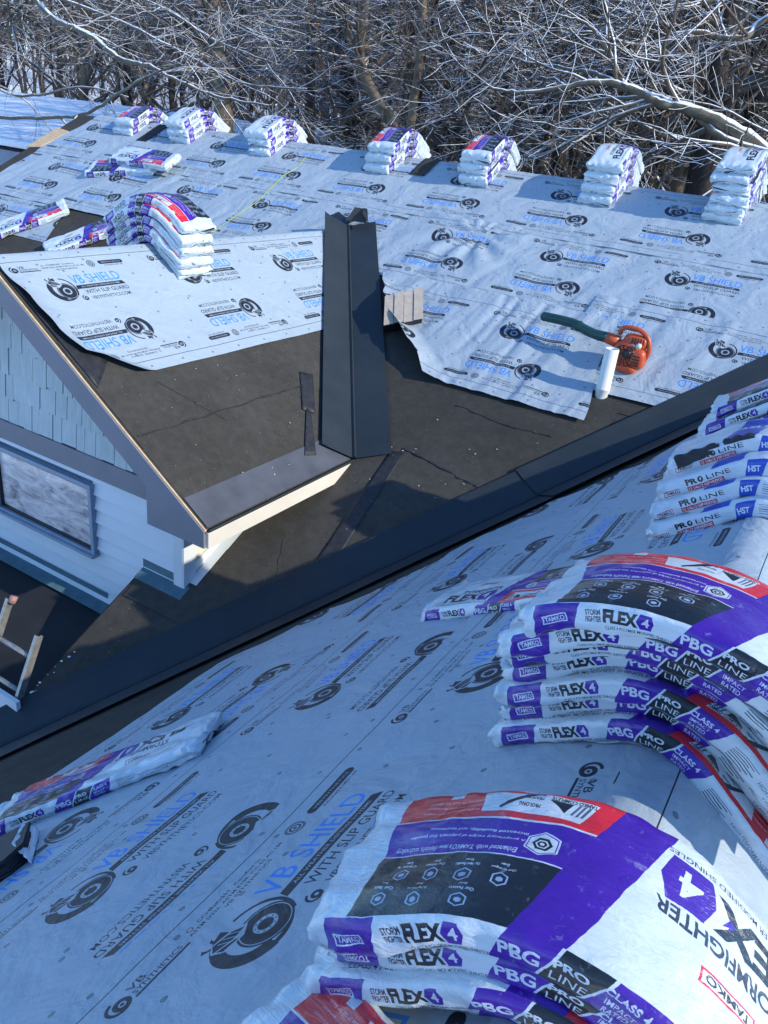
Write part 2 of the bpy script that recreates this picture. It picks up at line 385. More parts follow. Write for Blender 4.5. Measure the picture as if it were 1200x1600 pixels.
def side_storm(c, far=False):
    H = .07
    c.rect(.025, .001, .10, H-.002, PUR, .022); tamko(c, .055, .022, .06, .026, WHT, (PUR, WHT))
    logo_flex(c, .158, .024, .034)
    c.text('CLASS 4 POLYMER MODIFIED SHINGLES', .20, .010, .14, .007, DG, .01)
    c.poly([(.33, 0), (.405, 0), (.44, H), (.365, H)], PUR); c.text('PBG', .352, .022, .062, .028, WHT, .03)
    c.poly([(.41, 0), (.475, 0), (.51, H), (.445, H)], BLK); c.text('PRO', .432, .038, .050, .017, WHT, .04); c.text('LINE', .430, .014, .054, .016, WHT, .0)
    c.poly([(.48, 0), (.565, 0), (.585, H), (.515, H)], PUR); c.text('CLASS 4', .503, .045, .062, .015, WHT, .03); c.text('IMPACT', .508, .027, .045, .011, WHT, .01); c.text('RATED', .510, .011, .04, .011, WHT, .01)
    for i in range(6):
        c.rect(.605, .016+.007*i, .05+.01*(i % 3), .0022, DG)
    c.text('HIGH PERFORMANCE BUILDING PRODUCTS', .69, .030, .24, .010, (.45, .48, .52), .01); c.text('TAMKO.COM', .72, .014, .09, .008, (.45, .48, .52), .01)
def top_storm(c):             # upright = seen from the near side; its lettering is upside down from there
    a = lambda q: .385+.105*q/.34
    c.poly([(.10, 0), (a(0), 0), (a(.145), .145), (.105, .145)], BLK)
    c.poly([(.105, .148), (a(.148), .148), (a(.238), .238), (.08, .238)], PUR)
    c.poly([(.08, .243), (a(.243), .243), (a(.34), .34), (.07, .34)], RED)
    c.poly([(a(0), 0), (a(0)+.085, 0), (a(.34)+.085, .34), (a(.34), .34)], PUR)
    with c.rot(.5, .17):      # now upright lettering seen from the far side; x' = 1-x, y' = .34-y
        X = lambda x: 1-x
        c.text("Enhanced with TAMKO's new ForceFx technology", X(.355), .34-.172, .235, .017, WHT, .02)
        c.text('A proprietary recipe of polymers that provides', X(.36), .34-.197, .22, .009, WHT, .02)
        c.text('increased flexibility, and toughness', X(.36), .34-.214, .18, .009, WHT, .02)
        for i in range(3): c.text(('All weather shingle construction and protection', 'warranty limitations and application', 'visit our website or call for details')[i], X(.30), .34-.268-.016*i, .17, .008, (.95, .70, .70), .01)
        c.rect(X(.20), .34-.335, .03, .022, WHT)
        c.poly([(X(0.450), .34-.320), (X(0.250), .34-.320), (X(0.260), .34-.258), (X(0.440)+.012, .34-.258)], WHT)
        c.poly([(X(0.355), .34-.322), (X(0.295), .34-.265), (X(0.290), .34-.27), (X(0.335), .34-.322)], BLK)
        c.text('PROTECT', X(0.360), .34-.325, .035, .009, BLK, .03) ; c.text('PERFORM', X(0.360), .34-.307, .036, .009, BLK, .03); c.text('PROLONG', X(0.360), .34-.285, .036, .009, BLK, .03)
        c.text('TAMKO COMPLETE', X(0.447), .34-.318, .075, .012, BLK, .03)
        c.poly([(X(0.400), .34-.275), (X(0.370), .34-.305), (X(0.410), .34-.305)], BLK)
        for i in range(3): c.poly([(X(0.413+.008*i), .34-.275), (X(0.409+.008*i), .34-.275), (X(0.419+.008*i), .34-.305), (X(0.423+.008*i), .34-.305)], (.35, .36, .4))
        hx, hy = X(.388), .34-.190
        c.hexa(hx, hy, .030, WHT); c.hexa(hx, hy, .027, PUR); c.hexa(hx, hy, .025, WHT); c.band(hx, hy, .011, .016, 0, 360, BLK, n=6); c.band(hx, hy, .004, .008, 0, 360, BLK, n=6)
        for j, (qy, xs, wd) in enumerate(((.095, (.17, .23, .29, .35), ('Class 4', 'Our Widest', 'Our Most Beautiful', 'Our Strongest')), (.040, (.15, .22, .30), ('Our Best', 'Our High Performing', 'Our Fastest')))):
            for x_, t_ in zip(xs, wd):
                c.hexa(X(x_), .34-qy, .0155, (.62, .70, .80)); c.hexa(X(x_), .34-qy, .0125, BLK); c.hexa(X(x_), .34-qy, .007, (.62, .70, .80), .8)
                c.text(t_, X(x_)-.020, .34-qy-.026, .04, .006, WHT, .03); c.text('Ever', X(x_)-.007, .34-qy-.035, .014, .005, WHT, .03)
        # main logo, upright in this frame: x' from .03 to .34
        tamko(c, .255, .212, .105, .030, (.80, .18, .25), (WHT, BLK))
        c.text('STORMFIGHTER', .185, .145, .255, .034, DG, .025)
        c.text('FLEX', .125, .062, .225, .070, BLK, .045)
        c.poly([(.362, .050), (.426, .046), (.440, .095), (.426, .140), (.362, .136), (.348, .093)], PUR); c.text('4', .372, .066, .040, .052, WHT, .02)
        c.poly([(.310, .092), (.324, .110), (.322, .100), (.334, .108), (.323, .086), (.322, .098)], PUR)
        c.text('CLASS 4 POLYMER MODIFIED SHINGLES', .110, .026, .325, .015, DG, .008)
PR = .82      # girth: near side .07, top .34, far side .07, bottom .34
bc = Canvas(1.0, PR, 1700, WHT)
with bc.stretch(1.06): side_storm(bc)
with bc.shift(0, .07): top_storm(bc)
with bc.rot(.5, .24):
    with bc.stretch(1.06): side_storm(bc)
im_storm = bc.image('storm_bundle_print')
hc = Canvas(1.0, PR, 1100, (.76, .80, .83))
HB = (.10, .26, .68)
def side_hst(c):
    tamko(c, .03, .012, .07, .022, (.72, .14, .18), (WHT, BLK))
    c.text('PR', .135, .034, .050, .022, BLK, .05); c.disc(.199, .045, .0115, BLK); c.poly([(.201, .053), (.194, .044), (.199, .044), (.197, .037), (.204, .046), (.199, .046)], WHT)
    c.text('LINE', .225, .035, .10, .018, BLK, .0); c.rect(.135, .010, .155, .018, (.72, .14, .18)); c.text('12 1/4x12 HIP+RIDGE', .14, .013, .145, .012, WHT, .03)
    c.rect(.375, 0, .07, .07, HB, .022); c.text('HST', .393, .022, .048, .024, WHT, .04)
    for i in range(5): c.rect(.475, .018+.008*i, .055, .002, DG)
    c.hexa(.565, .036, .026, DG); c.hexa(.565, .036, .0235, (.76, .80, .83)); c.text('CLASS 4', .549, .034, .032, .007, DG, .02); c.rect(.555, .022, .02, .007, DG)
    c.poly([(.61, .035), (.64, .052), (.665, .040), (.64, .022)], (.70, .16, .20)); c.text('MADE IN USA', .67, .032, .05, .008, DG, .01)
    c.text('INSTALL OVER CLEAN DECK ONLY', .76, .03, .16, .008, (.4, .42, .46), .01)
side_hst(hc)
with hc.shift(0, .07):
    with hc.rot(.5, .17):
        hc.text('PROLINE', .10, .19, .30, .05, BLK, .03); hc.rect(.10, .13, .30, .03, (.72, .14, .18)); hc.text('HIP+RIDGE', .12, .137, .2, .018, WHT, .03)
        hc.rect(.55, .0, .12, .34, HB, .08); hc.text('HST', .60, .14, .1, .05, WHT, .03)
with hc.rot(.5, .24): side_hst(hc)
im_hst = hc.image('ridge_bundle_print')
del uc, bc, hc

def image_mat(name, im, rough, coat=0, coatr=.1, tint=None):
    m = mat(name, rough=rough, coat=coat, coatr=coatr)
    t = N(m, 'ShaderNodeTexImage'); t.image = im; t.interpolation = 'Linear'
    u = N(m, 'ShaderNodeUVMap'); u.uv_map = 'UVMap'; L(m, u.outputs[0], t.inputs['Vector'])
    return m, t.outputs['Color']
m_under, col = image_mat('underlayment', im_under, .5, .0, .3)
v = coords(m_under); n1 = noise(m_under, v, 2.0, 5, .6); n2 = noise(m_under, v, 55, 3, .7)
col = mix(m_under, .35, col, ramp(m_under, n1, [(.3, .47), (.7, .53)]), 'OVERLAY')
col = mix(m_under, ramp(m_under, n2, [(.74, 0), (.80, .3)]), col, (.80, .84, .87))
L(m_under, col, bsdf(m_under).inputs['Base Color'])
w1 = noise(m_under, coords(m_under, (1, 1, 1)), 9, 5, .6, .6)
w2 = noise(m_under, coords(m_under, (1, 1, 1)), 2.6, 3, .5, 1.6)
ad_ = N(m_under, 'ShaderNodeMath', operation='MULTIPLY_ADD'); L(m_under, w2, ad_.inputs[0]); ad_.inputs[1].default_value = 2.5; L(m_under, w1, ad_.inputs[2])
bump(m_under, ad_.outputs[0], .45, .022)
def bundle_mat(name, im):
    m, c = image_mat(name, im, .34, .55, .10)
    tx = [n_ for n_ in m.node_tree.nodes if n_.type == 'TEX_IMAGE'][0]; uvn = [n_ for n_ in m.node_tree.nodes if n_.type == 'UVMAP'][0]
    nz = N(m, 'ShaderNodeTexNoise'); nz.inputs['Scale'].default_value = 14; nz.inputs['Detail'].default_value = 3; L(m, coords(m, (1, 1, 2)), nz.inputs['Vector'])
    sb = N(m, 'ShaderNodeVectorMath', operation='SUBTRACT'); L(m, nz.outputs['Color'], sb.inputs[0]); sb.inputs[1].default_value = (.5, .5, .5)
    sm_ = N(m, 'ShaderNodeVectorMath', operation='MULTIPLY'); L(m, sb.outputs[0], sm_.inputs[0]); sm_.inputs[1].default_value = (.008, .011, 0)
    av = N(m, 'ShaderNodeVectorMath', operation='ADD'); L(m, uvn.outputs[0], av.inputs[0]); L(m, sm_.outputs[0], av.inputs[1]); L(m, av.outputs[0], tx.inputs['Vector'])
    v = coords(m); sc_ = noise(m, v, 30, 5, .75)
    c = mix(m, ramp(m, sc_, [(.60, 0), (.74, .26)]), c, (.72, .75, .78)); L(m, c, bsdf(m).inputs['Base Color'])
    # stretched film: long creases along the bundle and fine crinkle
    a = noise(m, coords(m, (7, 75, 60)), 1, 4, .6, .8); b_ = noise(m, coords(m, (16, 30, 30)), 1, 3, .5, 1.2)
    ad = N(m, 'ShaderNodeMath', operation='ADD'); L(m, a, ad.inputs[0]); L(m, b_, ad.inputs[1]); bump(m, ad.outputs[0], .60, .006)
    return m
m_storm = bundle_mat('storm_bundle', im_storm)
m_hst = bundle_mat('ridge_bundle', im_hst)
m_film = mat('white_film', (.78, .81, .84), .3, coat=.5, coatr=.1)
bump(m_film, noise(m_film, coords(m_film, (30, 30, 30)), 1, 5, .65, 1.5), .7, .008)
# ------------------------------------------------------------------ setting: snowy ground rising into the woods
gx = np.concatenate([np.linspace(-400, -60, 30), np.linspace(-58, 60, 90), np.linspace(64, 300, 24)])
gy = np.concatenate([np.linspace(-120, 0, 14), np.linspace(2, 110, 90), np.linspace(114, 500, 30)])
GX, GY = np.meshgrid(gx, gy)
def ground_z(x, y):
    d = np.hypot(x, y); h = np.clip((d-45)/110, 0, 1)
    return GZ+11*h*h*(3-2*h)+.35*fbm(x*.06, y*.06, 0, 3)+.06*fbm(x*.7, y*.7, 0, 5)
g = MB().grid(np.dstack([GX, GY, ground_z(GX, GY)]))
tag(g.build('ground', m_snow, smooth=True), kind='structure')

# ------------------------------------------------------------------ the house
house = wempty('house', (0, 4, GZ), 'house under re-roofing with black felt, a shingled gable wall and dark metal valleys', 'house')
T = .14
d = MB()      # main roof, felt covered
xl, xr, ye, yb = -11.0, 5.0, 2.25, 15.5
def Pm(x, y): return Vector((x, y, zmain(y)))
nM = Vector((0, -SM, 1)).normalized(); nM2 = Vector((0, SM, 1)).normalized(); nW = Vector((-SW, 0, 1)).normalized(); nG = Vector((SG, 0, 1)).normalized()
YV = YM-(ZM-ZB)/SM     # the gable ridge meets the main roof here
YEV = YM-(ZM-(ZB-SG*(XE-XB)))/SM
# front slope right of x=-3.92 runs down to the eave; left of it only above the gable and the low roof
ch = .05
d.slab([Pm(-3.92, ye), Pm(xr, ye), Pm(xr, YM-ch), Pm(-3.92, YM-ch)], T, nM)
d.slab([Pm(xl, 5.2), Pm(-3.92, 5.2), Pm(-3.92, YM-ch), Pm(xl, YM-ch)], T, nM)
d.slab([Pm(xl, YM+ch), Pm(xr, YM+ch), Pm(xr, yb), Pm(xl, yb)], T, nM2)
d.slab([Pm(xl, YM-ch), Pm(xr, YM-ch), Pm(xr, YM+ch), Pm(xl, YM+ch)], T, Vector((0, 0, 1)))
d.build('main_roof', m_felt, house)
# felt laps: slightly raised courses with wandering edges
def lapped(name, corners, mapf, parent, mat_, h=.004, nu=60, nv=6, amp=.006, seed=0):
    (u0, u1), (s0, s1) = corners
    P = np.zeros((nv, nu, 3)); U = np.linspace(u0, u1, nu)
    for i in range(nv):
        t = i/(nv-1); s = s0+(s1-s0)*t+(amp*fbm(U*1.7, i*0, seed, 4) if i in (0, nv-1) else 0)
        P[i] = mapf(U, s, h)
    return MB().grid(P).build(name, mat_, parent, smooth=True)
def map_main(u, s, h):
    u, s = np.broadcast_arrays(np.asarray(u, float), np.asarray(s, float))
    t = np.sqrt(s*s+.0009)-.03*.9 if False else np.abs(s)
    y = YM-s/HM; z = ZM-SM*np.sqrt((YM-y)**2+.0012)
    return np.stack([u, y-h*SM/HM*np.sign(s), z+h/HM], -1)
def map_gab(u, s, h): 
    u, s = np.broadcast_arrays(np.asarray(u, float), np.asarray(s, float))
    x = XB+s/HG; z = ZB-SG*np.sqrt((x-XB)**2+.0008)
    return np.stack([x+h*SG/HG, u, z+h/HG], -1)
def map_wing(u, s, h):      # s from the ridge, positive towards -X
    u, s = np.broadcast_arrays(np.asarray(u, float), np.asarray(s, float))
    x = XA-s/HW; z = ZA-SW*np.sqrt((x-XA)**2+.0022)
    return np.stack([x-h*SW/HW*np.sign(s), u, z+h/HW], -1)
for s0, s1, u0, u1 in ((3.30, 4.40, -3.9, -1.4), (4.36, 5.36, -3.9, -1.9), (5.30, 6.4, -3.88, -2.4), (2.2, 3.32, -4.8, 3)):
    lapped('felt_course', ((u0, u1), (s0, s1)), map_main, house, m_felt, h=.003+.0015*int(s0), seed=int(s0*7))
# near wing
wd = MB(); xw = -4.02
c_ = .07; zc = ZA-SW*c_
wd.slab([Vector((xw, -3, ZA-SW*(XA-xw))), Vector((XA-c_, -3, zc)), Vector((XA-c_, 7.1, zc)), Vector((xw, 7.1, ZA-SW*(XA-xw)))], T, nW)
wd.slab([Vector((XA+c_, -3, zc)), Vector((4, -3, ZA-SW*(4-XA))), Vector((4, 7.1, ZA-SW*(4-XA))), Vector((XA+c_, 7.1, zc))], T, Vector((SW, 0, 1)).normalized())
wd.slab([Vector((XA-c_, -3, zc)), Vector((XA+c_, -3, zc)), Vector((XA+c_, 7.1, zc)), Vector((XA-c_, 7.1, zc))], T, Vector((0, 0, 1)))
wd.build('wing_roof', m_felt, house)
# gable roof
gd = MB()
ER = Vector((XE, YG, ZB-SG*(XE-XB)))
g_ = .04; zg = ZB-SG*g_; XL2 = XB-(XE-XB)
gd.slab([Vector((XB+g_, YG, zg)), ER, Vector((XE, YEV+.2, ER.z)), Vector((XB+g_, YV+.1, zg))], .10, nG)
gd.slab([Vector((XL2, YG, ER.z)), Vector((XB-g_, YG, zg)), Vector((XB-g_, YV+.1, zg)), Vector((XL2, YEV+.2, ER.z))], .10, Vector((-SG, 0, 1)).normalized())
gd.slab([Vector((XB-g_, YG, zg)), Vector((XB+g_, YG, zg)), Vector((XB+g_, YV+.1, zg)), Vector((XB-g_, YV+.1, zg))], .10, Vector((0, 0, 1)))
gd.build('gable_roof', m_felt, house)
lapped('felt_course', ((YG+.01, 5.9), (.8, 1.735)), map_gab, house, m_felt, h=.006, seed=31)
lapped('felt_course', ((YG+.01, 5.2), (1.72, 2.36)), map_gab, house, m_felt, h=.003, seed=37)
def sheetgrid(name, mat_, parent, mapf, s0, s1, u0f, u1f, h, ns=12, nu=40):
    P = np.zeros((ns, nu, 3))
    for i, s in enumerate(np.linspace(s0, s1, ns)):
        P[i] = mapf(np.linspace(u0f(s), u1f(s), nu), s, h)
    return MB().grid(P).build(name, mat_, parent, smooth=True)
sheetgrid('starter_strip', m_starter, house, map_gab, 2.15, 2.395, lambda s: YG+.01, lambda s: 5.02-.2*(2.4-s), .010)
# rake board, box return, eave fascia, exposed sheathing edge
def gp(x, z, y=YG): return Vector((x, y, z))
rk = MB()
rz = lambda x: ZB-SG*(x-XB)-.012
pts = [gp(XB, rz(XB)), gp(XE, rz(XE)), gp(XE, -2.515), gp(-3.58, -2.515), gp(-3.58, rz(-3.58)-.19), gp(XB, rz(XB)-.19)]
rk.slab(pts, .022, Vector((0, 1, 0)))
pts = [gp(XB-.001, rz(XB)), gp(XL2, rz(XE)), gp(XL2, -2.515), gp(2*XB+3.58, -2.515), gp(2*XB+3.58, rz(-3.58)-.19), gp(XB-.001, rz(XB)-.19)]
rk.slab(pts[::-1], .022, Vector((0, 1, 0)))
# push the board 4 mm proud of the roof edge
rk.build('rake_board', m_rake, house, bevel=.003)
wdm = MB()
wdm.slab([gp(XB, ZB-.028, YG-.012), gp(XE, ER.z-.028, YG-.012), gp(XE, ER.z-.004, YG-.012), gp(XB, ZB-.004, YG-.012)], .018, Vector((0, -1, 0)))
wdm.build('sheathing_edge', m_wood, house)
ef = MB()
ef.slab([Vector((XE+.022, YG-.002, -2.515)), Vector((XE+.022, YEV-.02, -2.515)), Vector((XE+.022, YEV-.02, ER.z-.022)), Vector((XE+.022, YG-.002, ER.z-.022))], .022, Vector((1, 0, 0)))
ef.build('eave_fascia', m_cream, house, bevel=.003)
de = MB(); de.tube([(XE+.024, YG, ER.z-.006), (XE+.024, YEV-.03, ER.z-.006)], .010, 6); de.build('drip_edge', m_metal, house)
so_ = MB(); so_.slab([(-3.56, YG+.024, -2.50), (XE-.002, YG+.024, -2.50), (XE-.002, YEV, -2.50), (-3.56, YEV, -2.50)], .012, Vector((0, 0, 1)))
so_.build('soffit', m_cream, house)
# gable end wall: lap siding below, band board, shakes above
WX0, WX1 = -8.4, -3.53
sd = MB(); z = -3.70
while z < -2.52:
    for x0, x1 in (((WX0, WX1-.005),) if z > -2.59 or z+.11 < -3.18 else ((WX0, -5.575), (-4.435, WX1-.005))):
        sd.slab([(x0, YW-.030, z), (x1, YW-.030, z), (x1, YW-.004, z+.110), (x0, YW-.004, z+.110)], .012, Vector((0, -1, 0)))
    z += .115
sd.build('lap_siding', m_siding, house)
core = MB()
core.slab([(WX0, YW+.02, GZ), (WX1-.02, YW+.02, GZ), (WX1-.02, YW+.02, rz(WX1)-.12), (XB, YW+.02, ZB-.15), (WX0, YW+.02, ZB-.15-SG*(XB-WX0)*.9)], .1, Vector((0, -1, 0)))
core.build('wall', m_siding, house)
sw_ = MB(); z = -3.3
while z < -2.52:      # right hand side wall
    sw_.slab([(WX1+.016, YW, z), (WX1+.016, 4.9, z), (WX1+.002, 4.9, z+.118), (WX1+.002, YW, z+.118)], .012, Vector((1, 0, 0)))
    z += .115
sw_.build('side_siding', m_cream, house)
ct = MB(); ct.box((WX1-.02, YW-.022, -2.83), (.09, .03, .63)); ct.box((WX1+.022, YW+.025, -2.83), (.03, .12, .63)); ct.build('corner_trim', m_white, house, bevel=.003)
bd = MB(); bd.box(((WX0+WX1)/2-.0, YW-.028, -2.43), (WX1-WX0-.012, .036, .16)); bd.build('band_board', m_rake, house, bevel=.003)
sk = MB(); z = -2.352; row = 0
while z < -1.2:
    x = WX0+random.uniform(0, .1)
    while x < WX1:
        wdt = random.uniform(.07, .17); jz = random.uniform(-.012, .012); yy = YW-.020-random.uniform(0, .008)
        top = min(z+.22, ZB-.26-SG*abs(x+wdt/2-XB)+.12)
        if top > z+.02:
            sk.slab([(x, yy-.010, z+jz), (x+wdt-.005, yy-.010, z+jz), (x+wdt-.005, yy+.012, top), (x, yy+.012, top)], .012, Vector((0, -1, 0)))
        x += wdt
    z += .20; row += 1
sk.build('shake_siding', m_shake, house)
# window
win = MB(); wx0, wx1, wz0, wz1 = -5.60, -4.41, -3.185, -2.585
def frame(mb, x0, x1, z0, z1, y, wd_, dp):
    mb.box(((x0+x1)/2, y, z1-wd_/2), (x1-x0, dp, wd_)); mb.box(((x0+x1)/2, y, z0+wd_/2), (x1-x0, dp, wd_))
    mb.box((x0+wd_/2, y, (z0+z1)/2), (wd_, dp-.002, z1-z0-2*wd_)); mb.box((x1-wd_/2, y, (z0+z1)/2), (wd_, dp-.002, z1-z0-2*wd_))
frame(win, wx0, wx1, wz0, wz1, YW-.035, .035, .05)
wf = win.build('window', m_frame, house, bevel=.003)
sa = MB(); frame(sa, wx0+.036, wx1-.036, wz0+.036, wz1-.036, YW-.022, .018, .03); o = sa.build('sash', m_blackp, wf)
pn = MB(); pn.box(((wx0+wx1)/2, YW-.012, (wz0+wz1)/2), (wx1-wx0-.10, .005, wz1-wz0-.10)); pn.build('pane', m_pane_refl, wf)
sl_ = MB(); sl_.box(((wx0+wx1)/2, YW-.055, wz0+.010), (wx1-wx0+.03, .075, .022)); sl_.build('sill', m_frame, wf, bevel=.003)
# flashings at the wall base and the stepped one beside the side wall
fl = MB()
fl.slab([(WX0, YW-.02, -3.585), (-4.335, YW-.02, -3.585), (-4.335, YW-.022, -3.50), (WX0, YW-.022, -3.50)], .004, Vector((0, -1, 0)))
fl.slab([(WX0, YW-.13, -3.612), (-4.26, YW-.13, -3.612), (-4.30, YW-.02, -3.585), (WX0, YW-.02, -3.585)], .004, Vector((0, 0, 1)))
fl.build('wall_flashing', m_flash, house)
f2 = MB(); a = .012
def pz(x, y, h=.014): return Vector((x, y, zmain(y)+h))
f2.slab([pz(-3.92, 3.40), pz(-3.46, 3.40), pz(-3.46, YW-.01), pz(-3.92, YW-.01)], .004, Vector((0, 0, 1)))
f2.slab([(-3.92, YW-.021, -3.085), (WX1-.07, YW-.021, -3.085), (WX1-.07, YW-.020, -3.02), (-3.92, YW-.020, -3.02)], .004, Vector((0, -1, 0)))
f2.build('apron_flashing', m_flash, house)
f3 = MB()
for k in range(6):
    y0 = YW+.02+k*.16
    f3.slab([pz(WX1+.02, y0, .016+.003*(k % 2)), pz(WX1+.10, y0, .016+.003*(k % 2)), pz(WX1+.10, y0+.19, .018+.003*(k % 2)), pz(WX1+.02, y0+.19, .018+.003*(k % 2))], .003, Vector((0, 0, 1)))
f3.slab([pz(WX1+.019, YW, .02), pz(WX1+.019, 4.6, .02), pz(WX1+.019, 4.6, .10), pz(WX1+.019, YW, .10)], .003, Vector((1, 0, 0)))
f3.build('step_flashing', m_white, house)
# low roof in front of the gable wall, its gutter edge
lr = MB()
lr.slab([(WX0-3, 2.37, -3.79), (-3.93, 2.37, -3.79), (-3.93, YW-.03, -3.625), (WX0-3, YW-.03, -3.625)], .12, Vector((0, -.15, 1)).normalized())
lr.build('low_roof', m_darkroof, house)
lf = MB(); gq = at(28, 1097, 2.36); lf.box(((gq.x-11.4)/2, 2.36, gq.z-.15), (gq.x+11.4, .03, .30)); lf.box(((gq.x-11.4)/2, 2.30, -3.93), (gq.x+11.4, .14, .14)); lf.box((-3.92+1.0, 2.232, -3.86), (2.0, .03, .16)); lf.build('low_fascia', m_white, house)
lw = MB(); lw.box((-7.7, 2.5, -5.1), (7.2, .1, 2.4)); lw.build('lower_wall', m_siding, house)
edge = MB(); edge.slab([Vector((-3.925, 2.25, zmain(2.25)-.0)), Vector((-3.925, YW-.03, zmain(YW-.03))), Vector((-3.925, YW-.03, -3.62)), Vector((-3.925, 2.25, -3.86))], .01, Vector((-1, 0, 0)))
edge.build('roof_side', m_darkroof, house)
# walls under the main roof and wing, seen only from the side
ow = MB(); ow.box((-3, 12.0, -4.9), (15.4, 6.4, 2.8)); ow.box((0.0, 2.0, -5.2), (7.4, 9.6, 2.2)); ow.build('outer_wall', m_siding, house)
# rake edge of the main roof at its far left end: bare sheathing and black felt
re = MB(); re.slab([Pm(xl-.02, 7.95)+nM*.02, Pm(xl+.22, 8.0)+nM*.02, Pm(xl+.30, 8.45)+nM*.02, Pm(xl-.02, 8.5)+nM*.02], .012, nM); re.build('bare_sheathing', m_wood, house)

# ------------------------------------------------------------------ valley metals (W profile)
def valley(name, base, dirv, t0, t1, acrossL, acrossR, wl, wr, lift=.034, ribh=.026, flare=0.0):
    b = Vector(base); dv = Vector(dirv).normalized(); mb = MB()
    nL = Vector(acrossL[1]); nR_ = Vector(acrossR[1]); aL = Vector(acrossL[0]).normalized(); aR = Vector(acrossR[0]).normalized()
    n = 60; prof = []
    up = (nL+nR_).normalized()
    for i in range(n):
        t = t0+(t1-t0)*i/(n-1); c = b+dv*t
        wv = .0012*float(fbm(t*1.1, 0, 0, 8)); k = 1.0
        row = []
        for q in (1.0, .99, .75, .5, .25, .07): row.append(c+aL*(wl*q*k)+nL*(lift+wv*(q-.2)*2+(0.006 if q > .985 else 0)))
        row.append(c+aL*.016+up*lift*1.2); row.append(c+up*(lift+ribh)); row.append(c+aR*.016+up*lift*1.2)
        for q in (.07, .25, .5, .75, .99, 1.0): row.append(c+aR*(wr*q*k)+nR_*(lift+wv*(q-.2)*2))
        prof.append([tuple(r) for r in row])
    P = np.array(prof); mb.grid(P)
    o = mb.build(name, m_metal, house); 
    s_ = o.modifiers.new('solid', 'SOLIDIFY'); s_.thickness = .0015; s_.offset = 1
    return o
def perp(d, toward, n):    # in-plane direction with normal n, perpendicular to d, pointing toward
    a = Vector(d).normalized().cross(Vector(n)); 
    return a if a.dot(Vector(toward)) > 0 else -a
dB = Vector((-1/SG, 1/SM, 1)); bB = Vector((XB, YV, ZB))
LB = (Vector((XE, YEV, ER.z))-bB).length
valley('valley_flashing', bB, -dB, .03, LB+.04, (perp(dB, (-1, -1, 0), nG), nG), (perp(dB, (1, 1, 0), nM), nM), .31, .31)
YAV = YM-(ZM-ZA)/SM; bA = Vector((XA, YAV, ZA)); dA = Vector((1/SW, 1/SM, 1))
LA = (YAV-2.05)*dA.length*SM
aA = ((perp(dA, (-1, 1, 0), nM), nM), (perp(dA, (1, -1, 0), nW), nW))
valley('valley_flashing', bA, -dA, LA*.36, LA, *aA, .30, .30, lift=.026)
valley('valley_flashing', bA, -dA, -.2, LA*.40, *aA, .306, .306, lift=.036)

# ------------------------------------------------------------------ underlayment sheets
def wr(u, s, amp, seed, dirf=(1., 3.)):
    a = amp*(.6*fbm(u*dirf[0], s*dirf[1], 0, seed, 3)+.35*fbm(u*4*dirf[0], s*1.2, 0, seed+9, 2))
    return a
def sheet(name, label, mapf, s0, s1, u0f, u1f, uring, stop, h=.010, amp=.006, seed=1, step=.022, flip=False, curl=None, extra=None, group='printed underlayment sheets on the roofs', dirf=(1., 3.)):
    ns = int((s1-s0)/step)+2; nu = int(abs(u1f((s0+s1)/2)-u0f((s0+s1)/2))/step)+2
    S_ = np.linspace(s0, s1, ns)[:, None]*np.ones((1, nu)); t = np.linspace(0, 1, nu)[None, :]
    A = np.array([u0f(s) for s in np.linspace(s0, s1, ns)])[:, None]; B = np.array([u1f(s) for s in np.linspace(s0, s1, ns)])[:, None]
    U = A+(B-A)*t
    H = h+np.maximum(wr(U, S_, amp, seed, dirf)+amp*.9, -h*.4)
    if extra is not None: H = H+extra(U, S_)
    if curl is not None: H = H+curl(U, S_, A, B)
    P = mapf(U, S_, H)
    vt = (S_-stop) if not flip else (stop-S_)
    uv = np.stack([(U-uring+UOFF)/PER, (WID-vt)/WID], -1).reshape(-1, 2)
    mb = MB().grid(P)
    if not flip and mapf is not map_gab: mb.f = [tuple(reversed(f)) for f in mb.f]
    o = mb.build(name, m_under, None, smooth=True, uv=uv)
    return tag(o, label, 'roof underlayment', group)
def jag(seed, a=.02, f=1.6): return lambda s: a*float(fbm(s*f, 0, 0, seed, 3))
j1, j2, j3, j4, j5, j6 = [jag(k, .025) for k in range(6)]
# vertical draped ripples on the main roof courses
def ripple(u, s, c=(0, 0), r=1, a=.02, f=9, ang=0):
    d2 = ((u-c[0])**2+((s-c[1])*1.2)**2)/r**2
    return a*np.exp(-d2)*np.sin(f*(u*math.cos(ang)+s*math.sin(ang))*2+1.5*vnoise(u*2, s*2, 0, 3))
ex1 = lambda u, s: .009*np.abs(vnoise(u*5+s*2, s*1.2, 0, 5))+.004*np.abs(vnoise(u*11+s*3, s*2, 0, 6))
def ex2(u, s):
    r_ = np.hypot(u+3.6, (s-1.35)*1.0); an = np.arctan2(s-1.35, u+3.6)
    star = .030*np.exp(-((r_-.35)/.33)**2)*np.abs(np.sin(an*5+2*vnoise(r_*3, 0, 0, 2)))**2
    return .017*np.abs(vnoise(u*4.5+s*1.5, s*1.5, 0, 8))+.006*np.abs(vnoise(u*12+s*2, s*2, 0, 18))+star+ripple(u, s, (-2.4, 1.9), .8, .006, 8, .3)
def ex3(u, s):
    return .007*np.abs(vnoise(u*15+s*2, s*1.4, 0, 12))+.026*np.abs(vnoise(u*6.5+(s-2.3)*1.2+.6*vnoise(u*1.3, s*2, 0, 4), s*.8, 0, 11))*np.clip(1.2-abs(u+3.0)*.3, .3, 1)
mainleft = lambda s: -10.62-.10*s+.03*math.sin(5*s)
